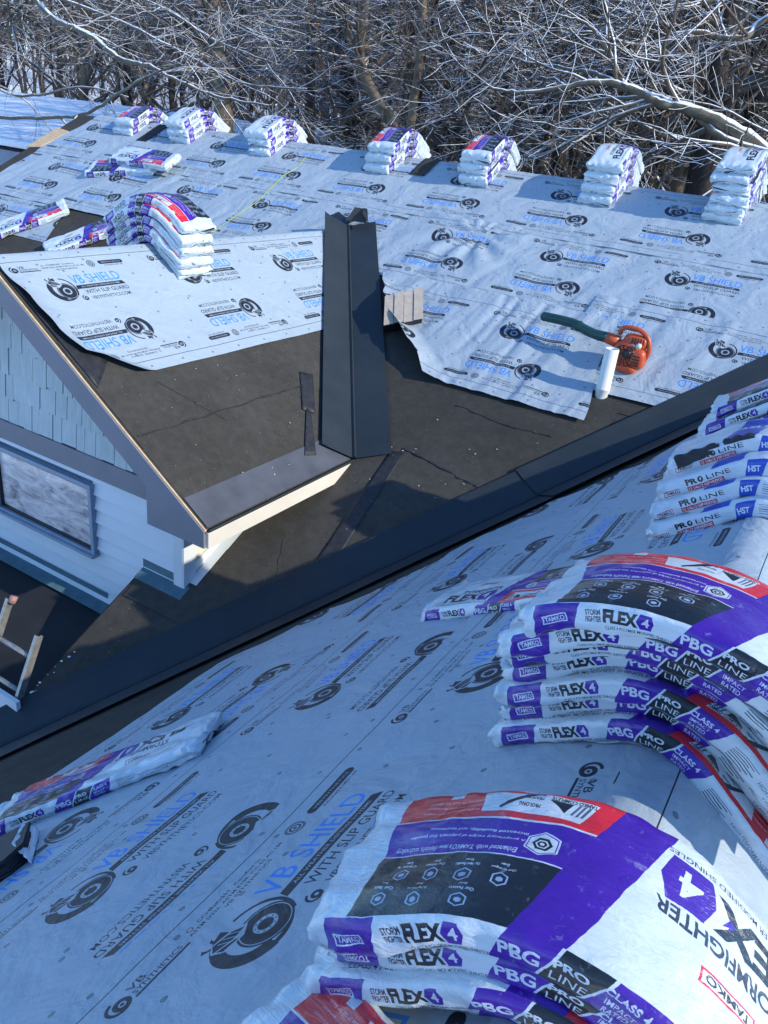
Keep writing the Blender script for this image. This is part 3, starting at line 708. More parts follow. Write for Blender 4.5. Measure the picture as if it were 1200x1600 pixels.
sheet('underlayment_sheet', 'topmost printed grey sheet along the far roof ridge, under the row of bundles', map_main, -.25, 1.19, mainleft, lambda s: 4.5, -1.915, .0, amp=.005, seed=1, extra=ex1, step=.03)
sheet('underlayment_sheet', 'second printed grey sheet down the far roof, crossing behind the gable', map_main, 1.10, 2.30, lambda s: -10.75-.02*math.sin(4*s), lambda s: 4.5, -1.542, 1.10, h=.004, amp=.007, seed=21, extra=ex2, step=.026)
def left3(s):
    pts = [(2.0, -4.55), (2.25, -4.22), (2.365, -4.13), (2.64, -3.94), (2.89, -3.76), (3.1, -3.50), (3.33, -3.20), (3.47, -3.05), (3.6, -2.95)]
    for (a, b), (c_, d_) in zip(pts, pts[1:]):
        if s <= c_: return b+(d_-b)*(s-a)/(c_-a)+.012*math.sin(23*s)
    return -3.0
def curl3(U, S_, A, B):
    e = np.clip(1-(U-A)/.30, 0, 1); return .15*e**2*np.clip((S_-2.35)/.5, 0, 1)*(1-.6*np.clip((S_-3.2)/.3, 0, 1))
sheet('underlayment_sheet', 'printed grey sheet with a curled black-backed left edge beside the upright dark valley metal', map_main, 2.24, 3.52, left3, lambda s: -1.80+.16*(s-2.3)+.02*math.sin(6*s), -2.579, 2.33, h=.026, amp=.006, seed=41, extra=ex3, curl=curl3, step=.02)
def right3(s): return -.10-1.33*(s-1.95)/HM*(1/SW)/(1/SM)*1.0
def rvx(s): y = YM-s/HM; return XA-(YAV-y)*SM/SW-.34        # upper edge of the lower valley metal
sheet('underlayment_sheet', 'printed grey sheet under the orange blower, cut off along the lower dark valley', map_main, 1.95, 3.16, lambda s: -2.1+.0*s, lambda s: rvx(s)+.02, -.90, 1.95, h=.020, amp=.006, seed=61, extra=ex3, step=.022)
sheet('underlayment_sheet', 'printed grey sheet low on the far left of the far roof, beyond the gable ridge', map_main, 2.22, 3.0, lambda s: -10.9, lambda s: -8.95+.5*(s-2.2), -9.9, 2.2, h=.003, amp=.004, seed=66, step=.04)
# gable sheet, its near edge lifting to show the black underside
def gl(s): return YG+.03+np.clip(s-.15, 0, 2)*.12-.03*math.sin(4*s) if s < .75 else YG+.03+.072+(s-.75)*-.45*.0+.0
def gleft(s):
    pts = [(0, 3.30), (.3, 3.28), (.75, 3.30), (.95, 3.36), (1.02, 3.47), (1.12, 3.58), (1.19, 3.66), (1.25, 3.7)]
    for (a, b), (c_, d_) in zip(pts, pts[1:]):
        if s <= c_: return b+(d_-b)*(s-a)/(c_-a)+.006*math.sin(21*s)
    return 3.7
def gcurl(U, S_, A, B): return .06*np.clip(1-(U-A)/.16, 0, 1)**1.5*np.clip((S_-.15)/.3, 0, 1)
sheet('underlayment_sheet', 'pale printed sheet over the gable ridge, lying in full sun on bare felt', map_gab, -.16, 1.19, gleft, lambda s: YV-s/HG*SG/SM-.25, 3.601, 0, h=.012, amp=.005, seed=81, curl=gcurl, step=.02, dirf=(2., 1.2))
# near wing
wedge = lambda s: 6.9-1.0*abs(s)
def wcut(u):      # the diagonal cut edge above the valley metal
    pts = [(-3, 3.3), (1.5, 3.3), (2.36, 3.32), (2.85, 3.17), (3.11, 2.96), (3.48, 2.72), (3.755, 2.27), (4.33, 1.89), (4.75, 1.59), (5.04, 1.04), (5.5, .81), (6.2, .3), (7, .05)]
    return pts
def u_at(s):
    pts = [(3.32, 2.30), (3.17, 2.85), (2.96, 3.11), (2.72, 3.48), (2.27, 3.755), (1.89, 4.33), (1.59, 4.75), (1.04, 5.1), (.81, 5.5), (.3, 6.2), (-.1, 6.6), (-2, 6.6)]
    for (a, b), (c_, d_) in zip(pts, pts[1:]):
        if s >= c_: return b+(d_-b)*(a-s)/(a-c_)+.025*math.sin(17*s)
    return 6.6
exw = lambda u, s: .012*np.abs(vnoise(u*1.1+s*1.0, s*2.3-u*.8, 0, 15))+.004*np.abs(vnoise(u*4, s*6, 0, 16))
sheet('underlayment_sheet', 'printed sheet on the near slope just below its ridge, carrying the nearest stack', map_wing, -.035, 1.165, lambda s: -2.5, u_at, .946, 1.165, h=.022, amp=.005, seed=101, flip=True, extra=exw, step=.025, dirf=(1.2, 2.))
sheet('underlayment_sheet', 'middle printed sheet of the near shaded slope, right of the torn bundle', map_wing, .84, 2.04, lambda s: -2.5, u_at, 1.010, 2.04, h=.010, amp=.005, seed=111, flip=True, extra=exw, step=.025, dirf=(1.2, 2.))
sheet('underlayment_sheet', 'lowest printed sheet of the near shaded slope, its cut edge following the valley', map_wing, 1.92, 3.12, lambda s: -2.5, u_at, 2.234, 3.12, h=.002, amp=.005, seed=121, flip=True, extra=exw, step=.025, dirf=(1.2, 2.))
def map_wing_r(u, q, h):     # q increasing towards +X from .07 left of the ridge
    s = -(q)
    return map_wing(u, s, h)
def sheet_r():
    s0, s1 = -.07, 1.13; ns, nu = 56, 200
    q = np.linspace(s0, s1, ns)[:, None]*np.ones((1, nu)); U = np.linspace(-2.5, 6.4, nu)[None, :]*np.ones((ns, 1))
    H = .030+np.maximum(wr(U, q, .004, 131)+.004, 0)+exw(U, q)*.5
    P = map_wing(U, -q, H); uv = np.stack([(U-.70+UOFF)/PER, (WID-(q+.07))/WID], -1).reshape(-1, 2)
    return tag(MB().grid(P[::-1].copy()).build('underlayment_sheet', m_under, None, smooth=True, uv=uv.reshape(ns, nu, 2)[::-1].reshape(-1, 2)), 'printed sheet wrapping the near ridge onto its sunlit side, between the two big stacks', 'roof underlayment', 'printed underlayment sheets on the roofs')
sheet_r()
# ------------------------------------------------------------------ wrapped shingle bundles draped over the ridges
def bundle_mesh(slope, base, t=.07, length=1.0, width=.335, shift=0.0, flip=False, seed=0, R0=.14, nl=72, rough=1.0, extra_phi=.035, flat=False):
    """local frame: x across the ridge, y along it, z up, origin on the ridge line; base = height of its underside above the roof"""
    phi = math.atan(slope)+extra_phi
    if flat: phi = 0
    rng = np.random.RandomState(seed)
    s = np.linspace(0, 1, nl)
    e = .5-.5*np.cos(np.pi*s); s = .45*e+.55*s                       # a few more rows near the ends
    arc = (s-.5)*length+shift
    Rc = R0+base+t/2
    if flat: th = arc*0; cx, cz = arc, arc*0+base+t/2
    else:
        th = np.clip(arc/Rc, -phi, phi)
        rest = arc-th*Rc
        cx = Rc*np.sin(th)+rest*np.cos(th); cz = Rc*np.cos(th)-rest*np.sin(th)-R0-.012
    # section: perimeter samples with (yfrac, zfrac, p)
    a = np.linspace(0, 1, 7); b = np.linspace(0, 1, 20)
    ys, zs, ps = [], [], []
    for q in a[:-1]: ys.append(-1); zs.append(-1+2*q); ps.append(.07*q)
    for q in b[:-1]: ys.append(-1+2*q); zs.append(1); ps.append(.07+.34*q)
    for q in a[:-1]: ys.append(1); zs.append(1-2*q); ps.append(.41+.07*q)
    for q in b: ys.append(1-2*q); zs.append(-1); ps.append(.48+.34*q)
    ys, zs, ps = map(np.array, (ys, zs, ps)); m = len(ys)
    n_ = 10.0; k = (np.abs(ys)**n_+np.abs(zs)**n_)**(-1/n_); ysr, zsr = ys*k**.55, zs*k
    ysr = np.sign(ys)*np.minimum(np.abs(ys*k), 1)
    dend = np.minimum(s, 1-s)*length
    tip = np.clip(dend/.022, 0, 1)**.5; tt = t*(.50+.50*tip); ww = width*(.965+.035*tip)
    Y = ysr[None, :]*(ww/2)[:, None]; Z = zsr[None, :]*(tt/2)[:, None]
    AX = arc[:, None]*np.ones((1, m)); PP = ps[None, :]*np.ones((nl, 1))
    so = seed*3.7
    endw = np.exp(-dend/.05)[:, None]
    # creases: along the bundle on the faces, crumple at the ends and edges
    lump = .0045*fbm(AX*6+so, PP*14, 0, seed, 3)+.0022*vnoise(AX*30+so, PP*60, 0, seed+5)*1.0
    cr = endw*(.012*fbm(AX*22+so, PP*34, 0, seed+2, 3))
    ridge_ = .0022*np.abs(vnoise(AX*5+so, PP*75+2*vnoise(AX*3, PP*6, 0, seed), 0, seed+3))
    D = (lump+cr+ridge_)*rough
    sag = -.006*(zs[None, :] > .9)*(1-ys[None, :]**2)*0+.004*(zs[None, :] > .9)*(1-ys[None, :]**4)
    Y2 = Y+D*ys[None, :]*(np.abs(ys[None, :]) > .98)*1.3+.007*endw*fbm(AX*9, PP*5+so, 0, seed+7, 2)
    Z2 = Z+D*zs[None, :]*(np.abs(zs[None, :]) > .98)+sag
    along = (.010*endw*fbm(PP*30, so, 0, seed+9, 3))*np.sign(s-.5)[:, None]
    bow = .006*np.sin(arc*5+seed)[:, None]
    X = cx[:, None]+Z2*np.sin(th)[:, None]+along*np.cos(th)[:, None]
    ZZ = cz[:, None]+Z2*np.cos(th)[:, None]-along*np.sin(th)[:, None]
    P = np.stack([X, Y2+bow, ZZ], -1)
    U = s[:, None]*np.ones((1, m)); V = PP.copy()
    if flip: U = 1-U; V = (.48-V) % .82; 
    mb = MB(); mb.add(P.reshape(-1, 3), [])
    fs, luv = [], []
    for i in range(nl-1):
        for j in range(m-1):
            q = [(i, j), (i, j+1), (i+1, j+1), (i+1, j)]; fs.append(tuple(a_*m+b_ for a_, b_ in q))
            vv = [V[a_, b_] for a_, b_ in q]
            if max(vv)-min(vv) > .4: vv = [x_+.82 if x_ < .4 else x_ for x_ in vv]
            luv += [(U[a_, b_], v_/PR) for (a_, b_), v_ in zip(q, vv)]
    # close the seam and the ends
    for i in (0, nl-1):
        c = P[i].mean(0)+np.array([(-.004 if i == 0 else .004)*math.cos(th[i]), 0, 0]); mb.v.append(tuple(c)); ci = mb.n; mb.n += 1
        for j in range(m-1):
            f = (i*m+j, i*m+j+1, ci) if i else (i*m+j+1, i*m+j, ci); fs.append(f); luv += [(.004 if (i == 0) != flip else .996, .6/PR)]*3
    mb.f = fs
    return mb, luv
ORD = ['topmost', 'second from the top', 'third from the top', 'fourth from the top', 'fifth from the top', 'sixth from the top', 'lowest']
def ordn(i, n): return 'lowest' if i == 0 else ORD[n-1-i]
def put_bundle(label, group, origin, rz, mat_=None, name='shingle_bundle', cat='shingle bundle', tilt=None, **k):
    mb, luv = bundle_mesh(**k)
    o = mb.build(name, mat_ or m_storm, None, smooth=True, uv=np.array(luv)); o.location = origin
    o.rotation_euler = (0, 0, rz) if tilt is None else tilt
    return tag(o, label, cat, group)
rnd = random.Random(5)
# row along the far ridge: x, layers, thickness, which layers show the white logo end towards us
GROUP = 'wrapped shingle bundles laid out on the roofs'
far = [(-9.68, 2, .095, [0, 0], 'leftmost stack on the far ridge'), (-8.65, 3, .085, [1, 1, 1], 'second stack from the left on the far ridge'),
       (-7.23, 3, .09, [1, 1, 1], 'third stack from the left on the far ridge'), (-5.38, 3, .10, [1, 0, 0], 'fourth stack from the left on the far ridge'),
       (-4.16, 3, .11, [0, 1, 0], 'fifth stack from the left on the far ridge'), (-2.70, 4, .095, [1, 0, 0, 1], 'second stack from the right on the far ridge'),
       (-1.45, 6, .080, [0, 1, 0, 0, 1, 1], 'rightmost and tallest stack on the far ridge')]
sd_ = 10
for x, n, t, fl_, where in far:
    for i in range(n):
        put_bundle(f'{ordn(i, n)} bundle in the {where}', GROUP, (x+rnd.uniform(-.018, .018)+(.035*(n-1-i) if x in (-8.65, -7.23) else 0), YM, ZM+.012), R(90)+rnd.uniform(-.05, .05), slope=SM, base=i*t*.98, t=t, shift=rnd.uniform(-.02, .02)-.0, flip=bool(fl_[i]), seed=sd_, nl=56, width=.35, rough=1.15)
        sd_ += 1
# five on the cross gable
for i in range(5):
    put_bundle(f'{ordn(i, 5)} bundle in the stack on the gable ridge', GROUP, (XB, 4.83+rnd.uniform(-.015, .015), ZB+.008), rnd.uniform(-.015, .015), slope=SG, base=i*.073, t=.075, shift=(-.05, -.03, -.035, -.03, -.035)[i], flip=True, seed=40+i, nl=64, width=.36, rough=1.4)
# mid stack on the near ridge
mid = [(0, 1.795, 1, 0), (1, 1.840, 0, 0), (2, 1.785, 1, .01), (3, 1.820, 0, .0), (4, 1.765, 1, .01), (5, 1.70, 0, .035), (6, 1.665, 0, .105)]
for i, y, f, sh in mid:
    put_bundle(f'{ordn(i, 7)} bundle in the seven-high stack on the near ridge', GROUP, (XA, y, ZA+.01), (-.11, -.08, -.11, -.07, -.10, -.05, -.07)[i], slope=SW, base=i*.061, t=.063, shift=sh, flip=bool(f), seed=60+i, nl=110, R0=.16, extra_phi=.03)
# nearest stack
for i, (y, f, sh, b_, t_) in enumerate(((1.01, 0, .02, 0, .053), (.985, 1, .0, .052, .053), (1.0, 0, .025, .104, .056), (.985, 0, .02, .158, .069))):
    put_bundle(f'{ordn(i, 4)} bundle in the nearest stack at the bottom of the view', GROUP, (XA, y, ZA+.01), (.05, .10, .06, .077)[i], slope=SW, base=b_, t=t_, shift=sh, flip=bool(f), seed=80+i, nl=130, R0=.18, extra_phi=.026)
# four narrow ridge-cap bundles, and the stack behind them
for i, (y, sh, wd_) in enumerate(((3.47, -.025, .30), (3.50, -.03, .30), (3.55, -.035, .30), (3.64, -.02, .30))):
    put_bundle(f'{ordn(i, 4)} white ridge-cap bundle with a blue band', GROUP, (XA, y, ZA+.01), (.03, -.02, .02, .03)[i], mat_=m_hst, slope=SW, base=i*.076, t=.078, shift=sh, flip=False, seed=90+i, nl=90, width=wd_, length=1.0)
for i, (y, sh) in enumerate(((4.60, -.11), (4.60, -.10), (4.62, -.10), (4.66, -.09), (4.74, -.06))):
    put_bundle(f'{ordn(i, 5)} bundle in the stack behind the ridge-cap bundles', GROUP, (XA, y, ZA+.01), (.02, -.02, 0, .02, .03)[i], slope=SW, base=i*.060, t=.063, shift=sh, flip=False, seed=100+i, nl=80)
# torn opening in the top ridge-cap bundle: black shingles showing
def lying(label, plane, x, y, ang, base=0.0, mat_=None, t=.07, length=1.0, width=.335, flip=False, seed=0, group=GROUP, roll=0, **k):
    """a bundle lying flat on a slope; plane = (normal, z function); ang = heading of its long axis in the slope plane"""
    n, zf = plane
    mb, luv = bundle_mesh(0, base, t, length, width, 0, flip, seed, flat=True, **k)
    o = mb.build('shingle_bundle', mat_ or m_storm, None, smooth=True, uv=np.array(luv))
    n = Vector(n).normalized(); ax = Vector((math.cos(ang), math.sin(ang), 0)); ax = (ax-n*ax.dot(n)).normalized(); ay = n.cross(ax)
    o.matrix_world = Matrix(((ax.x, ay.x, n.x, x), (ax.y, ay.y, n.y, y), (ax.z, ay.z, n.z, zf(x, y)), (0, 0, 0, 1)))
    return tag(o, label, 'shingle bundle', group)
PL_M = ((0, -SM, 1), lambda x, y: zmain(y)+.015)
PL_W = ((-SW, 0, 1), lambda x, y: ZA-SW*(XA-x)+.02)
lying('lower of the two crossed bundles lying flat on the far roof', PL_M, -8.83, 7.80, R(20), t=.085, seed=120, rough=1.3)
lying('upper of the two crossed bundles lying flat on the far roof', PL_M, -8.52, 7.93, R(2), base=.086, t=.085, flip=True, seed=121, rough=1.3)
lying('lone bundle at the far left edge beyond the gable ridge', PL_M, -9.12, 6.52, R(60), t=.08, flip=True, seed=122, rough=1.3)
lying('lone bundle pointing at the gable stack from behind the gable ridge', PL_M, -8.02, 6.50, R(62), t=.08, flip=True, seed=123, rough=1.3)
lying('single bundle lying flat beside the seven-high stack', PL_W, -.90, 2.93, R(-10), t=.062, flip=True, seed=124, nl=100, rough=1.0)
lying('red cornered bundle poking in at the bottom edge', PL_W, -.14, .53, R(-17), t=.065, seed=125, nl=90)
o = lying('half-empty bundle lying on the shaded slope above loose black shingles', PL_W, -2.17, 1.68, R(27), t=.052, length=1.05, width=.36, seed=126, nl=110, rough=1.7)
# loose black shingles with torn film
sh = empty('loose_shingles', (-2.27, .86, PL_W[1](-2.27, .86)), 'black shingles in a torn white wrapper at the left edge', 'loose shingles')
def onslope(P, n=nW, ang=0, c=(0, 0, 0)):
    n = Vector(n); ax = Vector((math.cos(ang), math.sin(ang), 0)); ax = (ax-n*ax.dot(n)).normalized(); ay = n.cross(ax)
    return [tuple(Vector(c)+ax*p[0]+ay*p[1]+n*p[2]) for p in P]
for k in range(9):
    a = R(50+rnd.uniform(-1.5, 1.5)); x0, y0 = rnd.uniform(-.004, .004), rnd.uniform(-.004, .004)
    P = [(-.48+x0, -.16+y0, .0065*k), (.40+x0, -.16+y0, .0065*k), (.46+x0, -.08+y0, .0065*k), (.46+x0, .14+y0, .0065*k), (-.48+x0, .16+y0, .0065*k)]
    P = P+[(p[0], p[1], p[2]+.0055) for p in P]; q = onslope(P, ang=a)
    MB().add(q, [(0, 4, 3, 2, 1), (5, 6, 7, 8, 9)]+[(i, (i+1) % 5, (i+1) % 5+5, i+5) for i in range(5)]).build('shingle', m_blackstrip, sh, bevel=.001)
def film(name, pts, parent, amp=.02, seed=0, n=26, m=14, mat_=None):
    """a crumpled film patch between four 3d corners"""
    a, b, c, d = [np.array(p) for p in pts]; u = np.linspace(0, 1, n)[:, None, None]; v = np.linspace(0, 1, m)[None, :, None]
    P = (a*(1-u)+b*u)*(1-v)+(d*(1-u)+c*u)*v
    nn = np.cross(b-a, d-a); nn = nn/np.linalg.norm(nn)
    P = P+nn*amp*fbm(u[..., 0]*6, v[..., 0]*5, 0, seed, 4)[..., None]+((b-a)/np.linalg.norm(b-a))*amp*1.2*fbm(u[..., 0]*3, v[..., 0]*9, 0, seed+4, 3)[..., None]
    o = MB().grid(P).build(name, mat_ or m_film, parent, smooth=True); s_ = o.modifiers.new('solid', 'SOLIDIFY'); s_.thickness = .0012; return o
q = onslope([(.475, -.20, .0), (.475, .16, .0), (.44, .16, .066), (.42, -.06, .068)], ang=R(50)); film('torn_film', q, sh, .007, 3)
# torn film on the ridge-cap stack: black shingle shows through a rip in the topmost bundle
top = [o for o in bpy.data.objects if o.get('label') == 'topmost white ridge-cap bundle with a blue band'][0]
top['label'] = 'topmost ridge-cap bundle, its wrapper torn to show black shingles'
for (xa, xb, z0, z1) in ((-.48, -.285, .030, .055), (-.265, -.15, .050, .068)):
    P = []; n = 16
    for i in range(n):
        xx = xa+(xb-xa)*i/(n-1); base_ = .30-SW*0
        arc = xx
        Rc = .14+.228+.04; th = max(-math.atan(SW)-.035, min(math.atan(SW)+.035, arc/Rc)); rest = arc-th*Rc
        cx_, cz_ = Rc*math.sin(th)+rest*math.cos(th), Rc*math.cos(th)-rest*math.sin(th)-.152
        jl, jh = .002*math.sin(i*1.3), .003*math.sin(i*1.1+1)
        lo, hi = -.012+jl+.02*(i/(n-1)), .040+jh*1.3
        e = 1.0
        P.append([(cx_+lo*e*math.sin(th), -.1545, cz_+lo*e*math.cos(th)), (cx_+hi*math.sin(th), -.1530, cz_+hi*math.cos(th)), (cx_+hi*math.sin(th), -.13+.03*(1-e), cz_+(hi+.0045)*math.cos(th))])
    mb = MB().grid(np.array(P)); o = mb.build('exposed_shingle', m_blackstrip, top); s_ = o.modifiers.new('s', 'SOLIDIFY'); s_.thickness = .002; s_.offset = 0
# ------------------------------------------------------------------ small things on the roofs
# white plastic vent pipe
vp = wempty('vent_pipe', (-1.587, 6.153, zmain(6.153)), 'short white plastic vent pipe standing in front of the orange blower', 'vent pipe')
zb_ = zmain(6.153)
P = []; mb = MB(); prof = [(.054, -.03), (.054, .05), (.0555, .052), (.0555, .055), (.054, .057), (.054, .372), (.052, .376), (.047, .376), (.047, .30)]
n = 40; G_ = np.array([[(-1.587+r*math.cos(2*math.pi*j/n), 6.153+r*math.sin(2*math.pi*j/n), zb_+h) for j in range(n+1)] for r, h in prof])
mb.grid(G_); mb.build('pipe', m_pvc, vp, smooth=True)
mb = MB(); G_ = np.array([[(-1.587+r*math.cos(2*math.pi*j/n), 6.153+r*math.sin(2*math.pi*j/n)*1.0, zmain(6.153+r*math.sin(2*math.pi*j/n))+h) for j in range(n+1)] for r, h in ((.15, .018), (.09, .02), (.062, .05), (.055, .05))])
# leaf blower
bl = wempty('leaf_blower', (-1.54, 6.44, zmain(6.44)), 'orange handheld leaf blower with a dark green nozzle tube, beside the white pipe', 'leaf blower')
bx, by, bz = -1.54, 6.44, zmain(6.43)+.02
def blob(name, c, r, m_, parent, seg=(24, 14), amp=.0, seed=0, e=2.0, rot=None):
    th = np.linspace(0, np.pi, seg[1])[:, None]; ph = np.linspace(0, 2*np.pi, seg[0]+1)[None, :]
    f = lambda w_: np.sign(w_)*np.abs(w_)**(2/e)
    x = f(np.sin(th))*f(np.cos(ph))*r[0]; y = f(np.sin(th))*f(np.sin(ph))*r[1]; z = f(np.cos(th))*np.ones_like(ph)*r[2]
    P = np.stack([x, y, z], -1)
    if rot is not None: P = P @ np.array(Matrix.Rotation(rot[1], 3, rot[0])).T
    P = P+np.array(c)
    return MB().grid(P).build(name, m_, parent, smooth=True)
# round fan housing standing on edge, axis along Y
fh = MB(); cxy = (bx, by, bz+.13)
rings = [(.0, -.075), (.05, -.078), (.095, -.070), (.118, -.05), (.125, -.02), (.125, .03), (.115, .055), (.07, .075), (0, .078)]
G_ = np.array([[(cxy[0]+r*math.cos(2*math.pi*j/36), cxy[1]+h, cxy[2]+r*math.sin(2*math.pi*j/36)) for j in range(37)] for r, h in rings])
fh.grid(G_); fb = fh.build('fan_housing', m_orange, bl, smooth=True)
gr = MB()
for k in range(14):
    a = 2*math.pi*k/14; gr.box((cxy[0]+.055*math.cos(a), cxy[1]-.080, cxy[2]+.055*math.sin(a)), (.055, .006, .006), m=Matrix.Rotation(-a, 3, 'Y'))
for r_ in (.03, .055, .085): gr.tube([(cxy[0]+r_*math.cos(2*math.pi*j/24), cxy[1]-.081, cxy[2]+r_*math.sin(2*math.pi*j/24)) for j in range(25)], .003, 5)
gr.build('intake_grille', m_blackp, fb)
# engine block above and to the right, with cover
blob('engine_cover', (bx+.05, by+.02, bz+.24), (.10, .075, .060), m_orange, bl, e=3.2)
blob('engine_cover', (bx+.095, by-.01, bz+.12), (.07, .075, .085), m_orange, bl, e=3.0)
blob('fuel_tank', (bx+.03, by-.03, bz+.030), (.085, .060, .034), m_orange, bl, e=3.0)
blob('muffler', (bx+.02, by-.085, bz+.15), (.035, .02, .035), m_blackp, bl, e=2.5)
h_ = MB(); hp = [(-.09, -.01, .275), (-.075, -.01, .325), (-.02, -.01, .345), (.06, -.01, .34), (.13, -.01, .30), (.165, -.01, .23), (.165, -.01, .16), (.14, -.01, .10)]
def cr_spline(p, n=6):
    out = []; p = [Vector(q) for q in p]; q = [p[0]*2-p[1]]+p+[p[-1]*2-p[-2]]
    for i in range(1, len(q)-2):
        for k in range(n):
            t = k/n; a, b, c, d_ = q[i-1], q[i], q[i+1], q[i+2]
            out.append(.5*((2*b)+(c-a)*t+(2*a-5*b+4*c-d_)*t*t+(-a+3*b-3*c+d_)*t**3))
    return out+[p[-1]]
h_.tube([Vector((bx, by, bz))+q for q in cr_spline(hp)], .019, 10); h_.build('handle', m_orange, bl, smooth=True)
tg = MB(); tg.box((bx-.085, by-.01, bz+.30), (.035, .03, .03)); tg.build('throttle', m_blackp, bl, bevel=.006)
sc_ = MB(); sc_.tube([(bx+.09, by-.02, bz+.235), (bx+.10, by-.09, bz+.225)], .022, 10); sc_.build('starter_knob', m_cream, bl, smooth=True)
ol = MB(); ol.tube([(bx-.08, by, bz+.215), (bx-.15, by, bz+.222), (bx-.19, by+.003, bz+.228)], [.05, .046, .045], 18); ol.build('outlet', m_orange, bl, smooth=True)
tb = MB(); tp = cr_spline([(-.18, .0, .228), (-.30, .01, .232), (-.42, .03, .255), (-.50, .05, .27), (-.62, .075, .27), (-.75, .10, .265), (-.80, .11, .262)], 5)
rr = [.043 if i < 4 else (.046 if 10 < i < 13 else .040)-.0000*i for i in range(len(tp))]; rr[-1] = .030; rr[-2] = .036
tb.tube([Vector((bx, by, bz))+q for q in tp], rr, 18); tb.build('nozzle_tube', m_green, bl, smooth=True)
lo_ = MB(); lo_.tube([(bx-.802, by+.110, bz+.262), (bx-.790, by+.109, bz+.262)], .026, 16); lo_.build('nozzle_mouth', m_blackp, bl)

vt = MB()
for k in range(5): vt.box((bx+.035+.022*k, by-.058, bz+.262), (.009, .006, .045))
for k in range(4): vt.box((bx+.10, by-.088, bz+.075+.024*k), (.06, .006, .009))
vt.build('cooling_vents', m_blackp, bl)
lb = MB(); lb.box((bx+.03, by-.060, bz+.222), (.07, .004, .018)); lb.build('side_badge', m_white, bl)
# tan ribbed hood beside the upright valley metal: four overlapping panels on low legs
hd = wempty('vent_hood', (-3.62, 6.52, zmain(6.52)), 'tan ribbed metal vent hood of four panels beside the upright dark valley', 'roof vent')
ax = Vector((.60, .80*1.0, 0)); 
def pt(px, py, Y): return at(px, py, Y)
base = pt(599, 508, 6.10); tr = pt(661, 497, 6.36)-base; upv = pt(601, 463, 6.34)-base
nh = tr.cross(upv).normalized()
for k in range(4):
    a0, a1 = k/4+.008, (k+1)/4-.004; st = .012*k
    o0 = base+nh*(.010*(k % 2)); hh = 1.0+.025*k
    mb = MB(); mb.slab([o0+tr*a0-upv*.01*k, o0+tr*a1-upv*.01*k, o0+tr*a1+upv*hh, o0+tr*a0+upv*hh], .006, nh)
    mb.slab([o0+tr*a1, o0+tr*(a1+.004)+nh*-.02, o0+tr*(a1+.004)-nh*.02+upv*hh, o0+tr*a1+upv*hh], .003)
    mb.build('panel', m_tan, hd)
mb = MB(); q0 = base-nh*.015
mb.slab([q0+tr*.02+upv*.03, q0+tr*.98+upv*.03, q0+tr*.98+upv*.97, q0+tr*.02+upv*.97], .10, nh); mb.build('hood_body', m_blackp, hd)

# yellow-green cord lying down the far roof
cp = [(-6.56, 9.05), (-6.50, 8.6), (-6.46, 8.40), (-6.50, 8.17), (-6.47, 7.9), (-6.45, 7.65), (-6.50, 7.3), (-6.53, 7.03), (-6.60, 6.7)]
pts = cr_spline([(x, y, zmain(y)+.026) for x, y in cp], 8)
tag(MB().tube(pts, .0045, 6).build('cord', m_cord, smooth=True), 'yellow-green cord running down the far roof behind the gable', 'cord')

# strips and flaps of black material
def patch(name, label, cat, quad, zf, m_, th=.0015, lift=.016, group=None, n=8, wav=.0):
    a, b, c, d_ = [np.array(q, float) for q in quad]; u = np.linspace(0, 1, n)[:, None, None]; v = np.linspace(0, 1, 10)[None, :, None]
    Q = (a*(1-u)+b*u)*(1-v)+(d_*(1-u)+c*u)*v
    Z = zf(Q[..., 0], Q[..., 1])+lift+wav*np.abs(vnoise(Q[..., 0]*6, Q[..., 1]*6, 0, 4))
    o = MB().grid(np.dstack([Q, Z])).build(name, m_, smooth=True); s_ = o.modifiers.new('s', 'SOLIDIFY'); s_.thickness = th; s_.offset = 1
    return tag(o, label, cat, group)
zm_ = lambda x, y: ZM-SM*np.abs(YM-y); zg_ = lambda x, y: ZB-SG*np.abs(x-XB)
patch('felt_strip', 'long black felt strip crossing the main roof just above the dark lower valley', 'felt strip', [(-2.83, 5.06), (-2.72, 5.09), (-2.62, 4.03), (-2.76, 4.01)], zm_, m_blackstrip, group='black strips patching the felt')
patch('felt_strip', 'upper black felt patch on the gable slope beside the upright valley', 'felt strip', [(-3.79, 5.10), (-3.74, 5.215), (-3.46, 4.89), (-3.52, 4.80)], zg_, m_blackstrip, group='black strips patching the felt')
patch('felt_strip', 'lower tapering black felt patch on the gable slope near the eave', 'felt strip', [(-3.52, 4.85), (-3.49, 4.87), (-3.19, 4.56), (-3.22, 4.45)], zg_, m_blackstrip, group='black strips patching the felt')
zr_ = lambda x, y: ZM-SM*np.sqrt((YM-y)**2+.0012)+.012
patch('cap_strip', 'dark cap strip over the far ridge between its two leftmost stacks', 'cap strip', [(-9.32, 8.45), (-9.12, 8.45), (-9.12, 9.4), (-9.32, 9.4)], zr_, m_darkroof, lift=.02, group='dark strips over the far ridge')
patch('cap_strip', 'dark cap strip over the far ridge between its fourth and fifth stacks', 'cap strip', [(-4.98, 8.58), (-4.78, 8.58), (-4.78, 9.4), (-4.98, 9.4)], zr_, m_felt, lift=.02, group='dark strips over the far ridge')
fq = lambda px, py, Y: tuple(at(px, py, Y))
fp = wempty('felt_flap', (-5.2, 7.7, zmain(7.7)), 'stiff black felt flaps sticking up at the head of the upright valley', 'felt flap')
mb = MB(); mb.add([fq(465, 358, 7.50), fq(530, 331, 7.66), fq(546, 347, 7.52), fq(510, 366, 7.40)], [(0, 1, 2, 3)]); o = mb.build('flap', m_metal, fp); o.modifiers.new('s', 'SOLIDIFY').thickness = .004
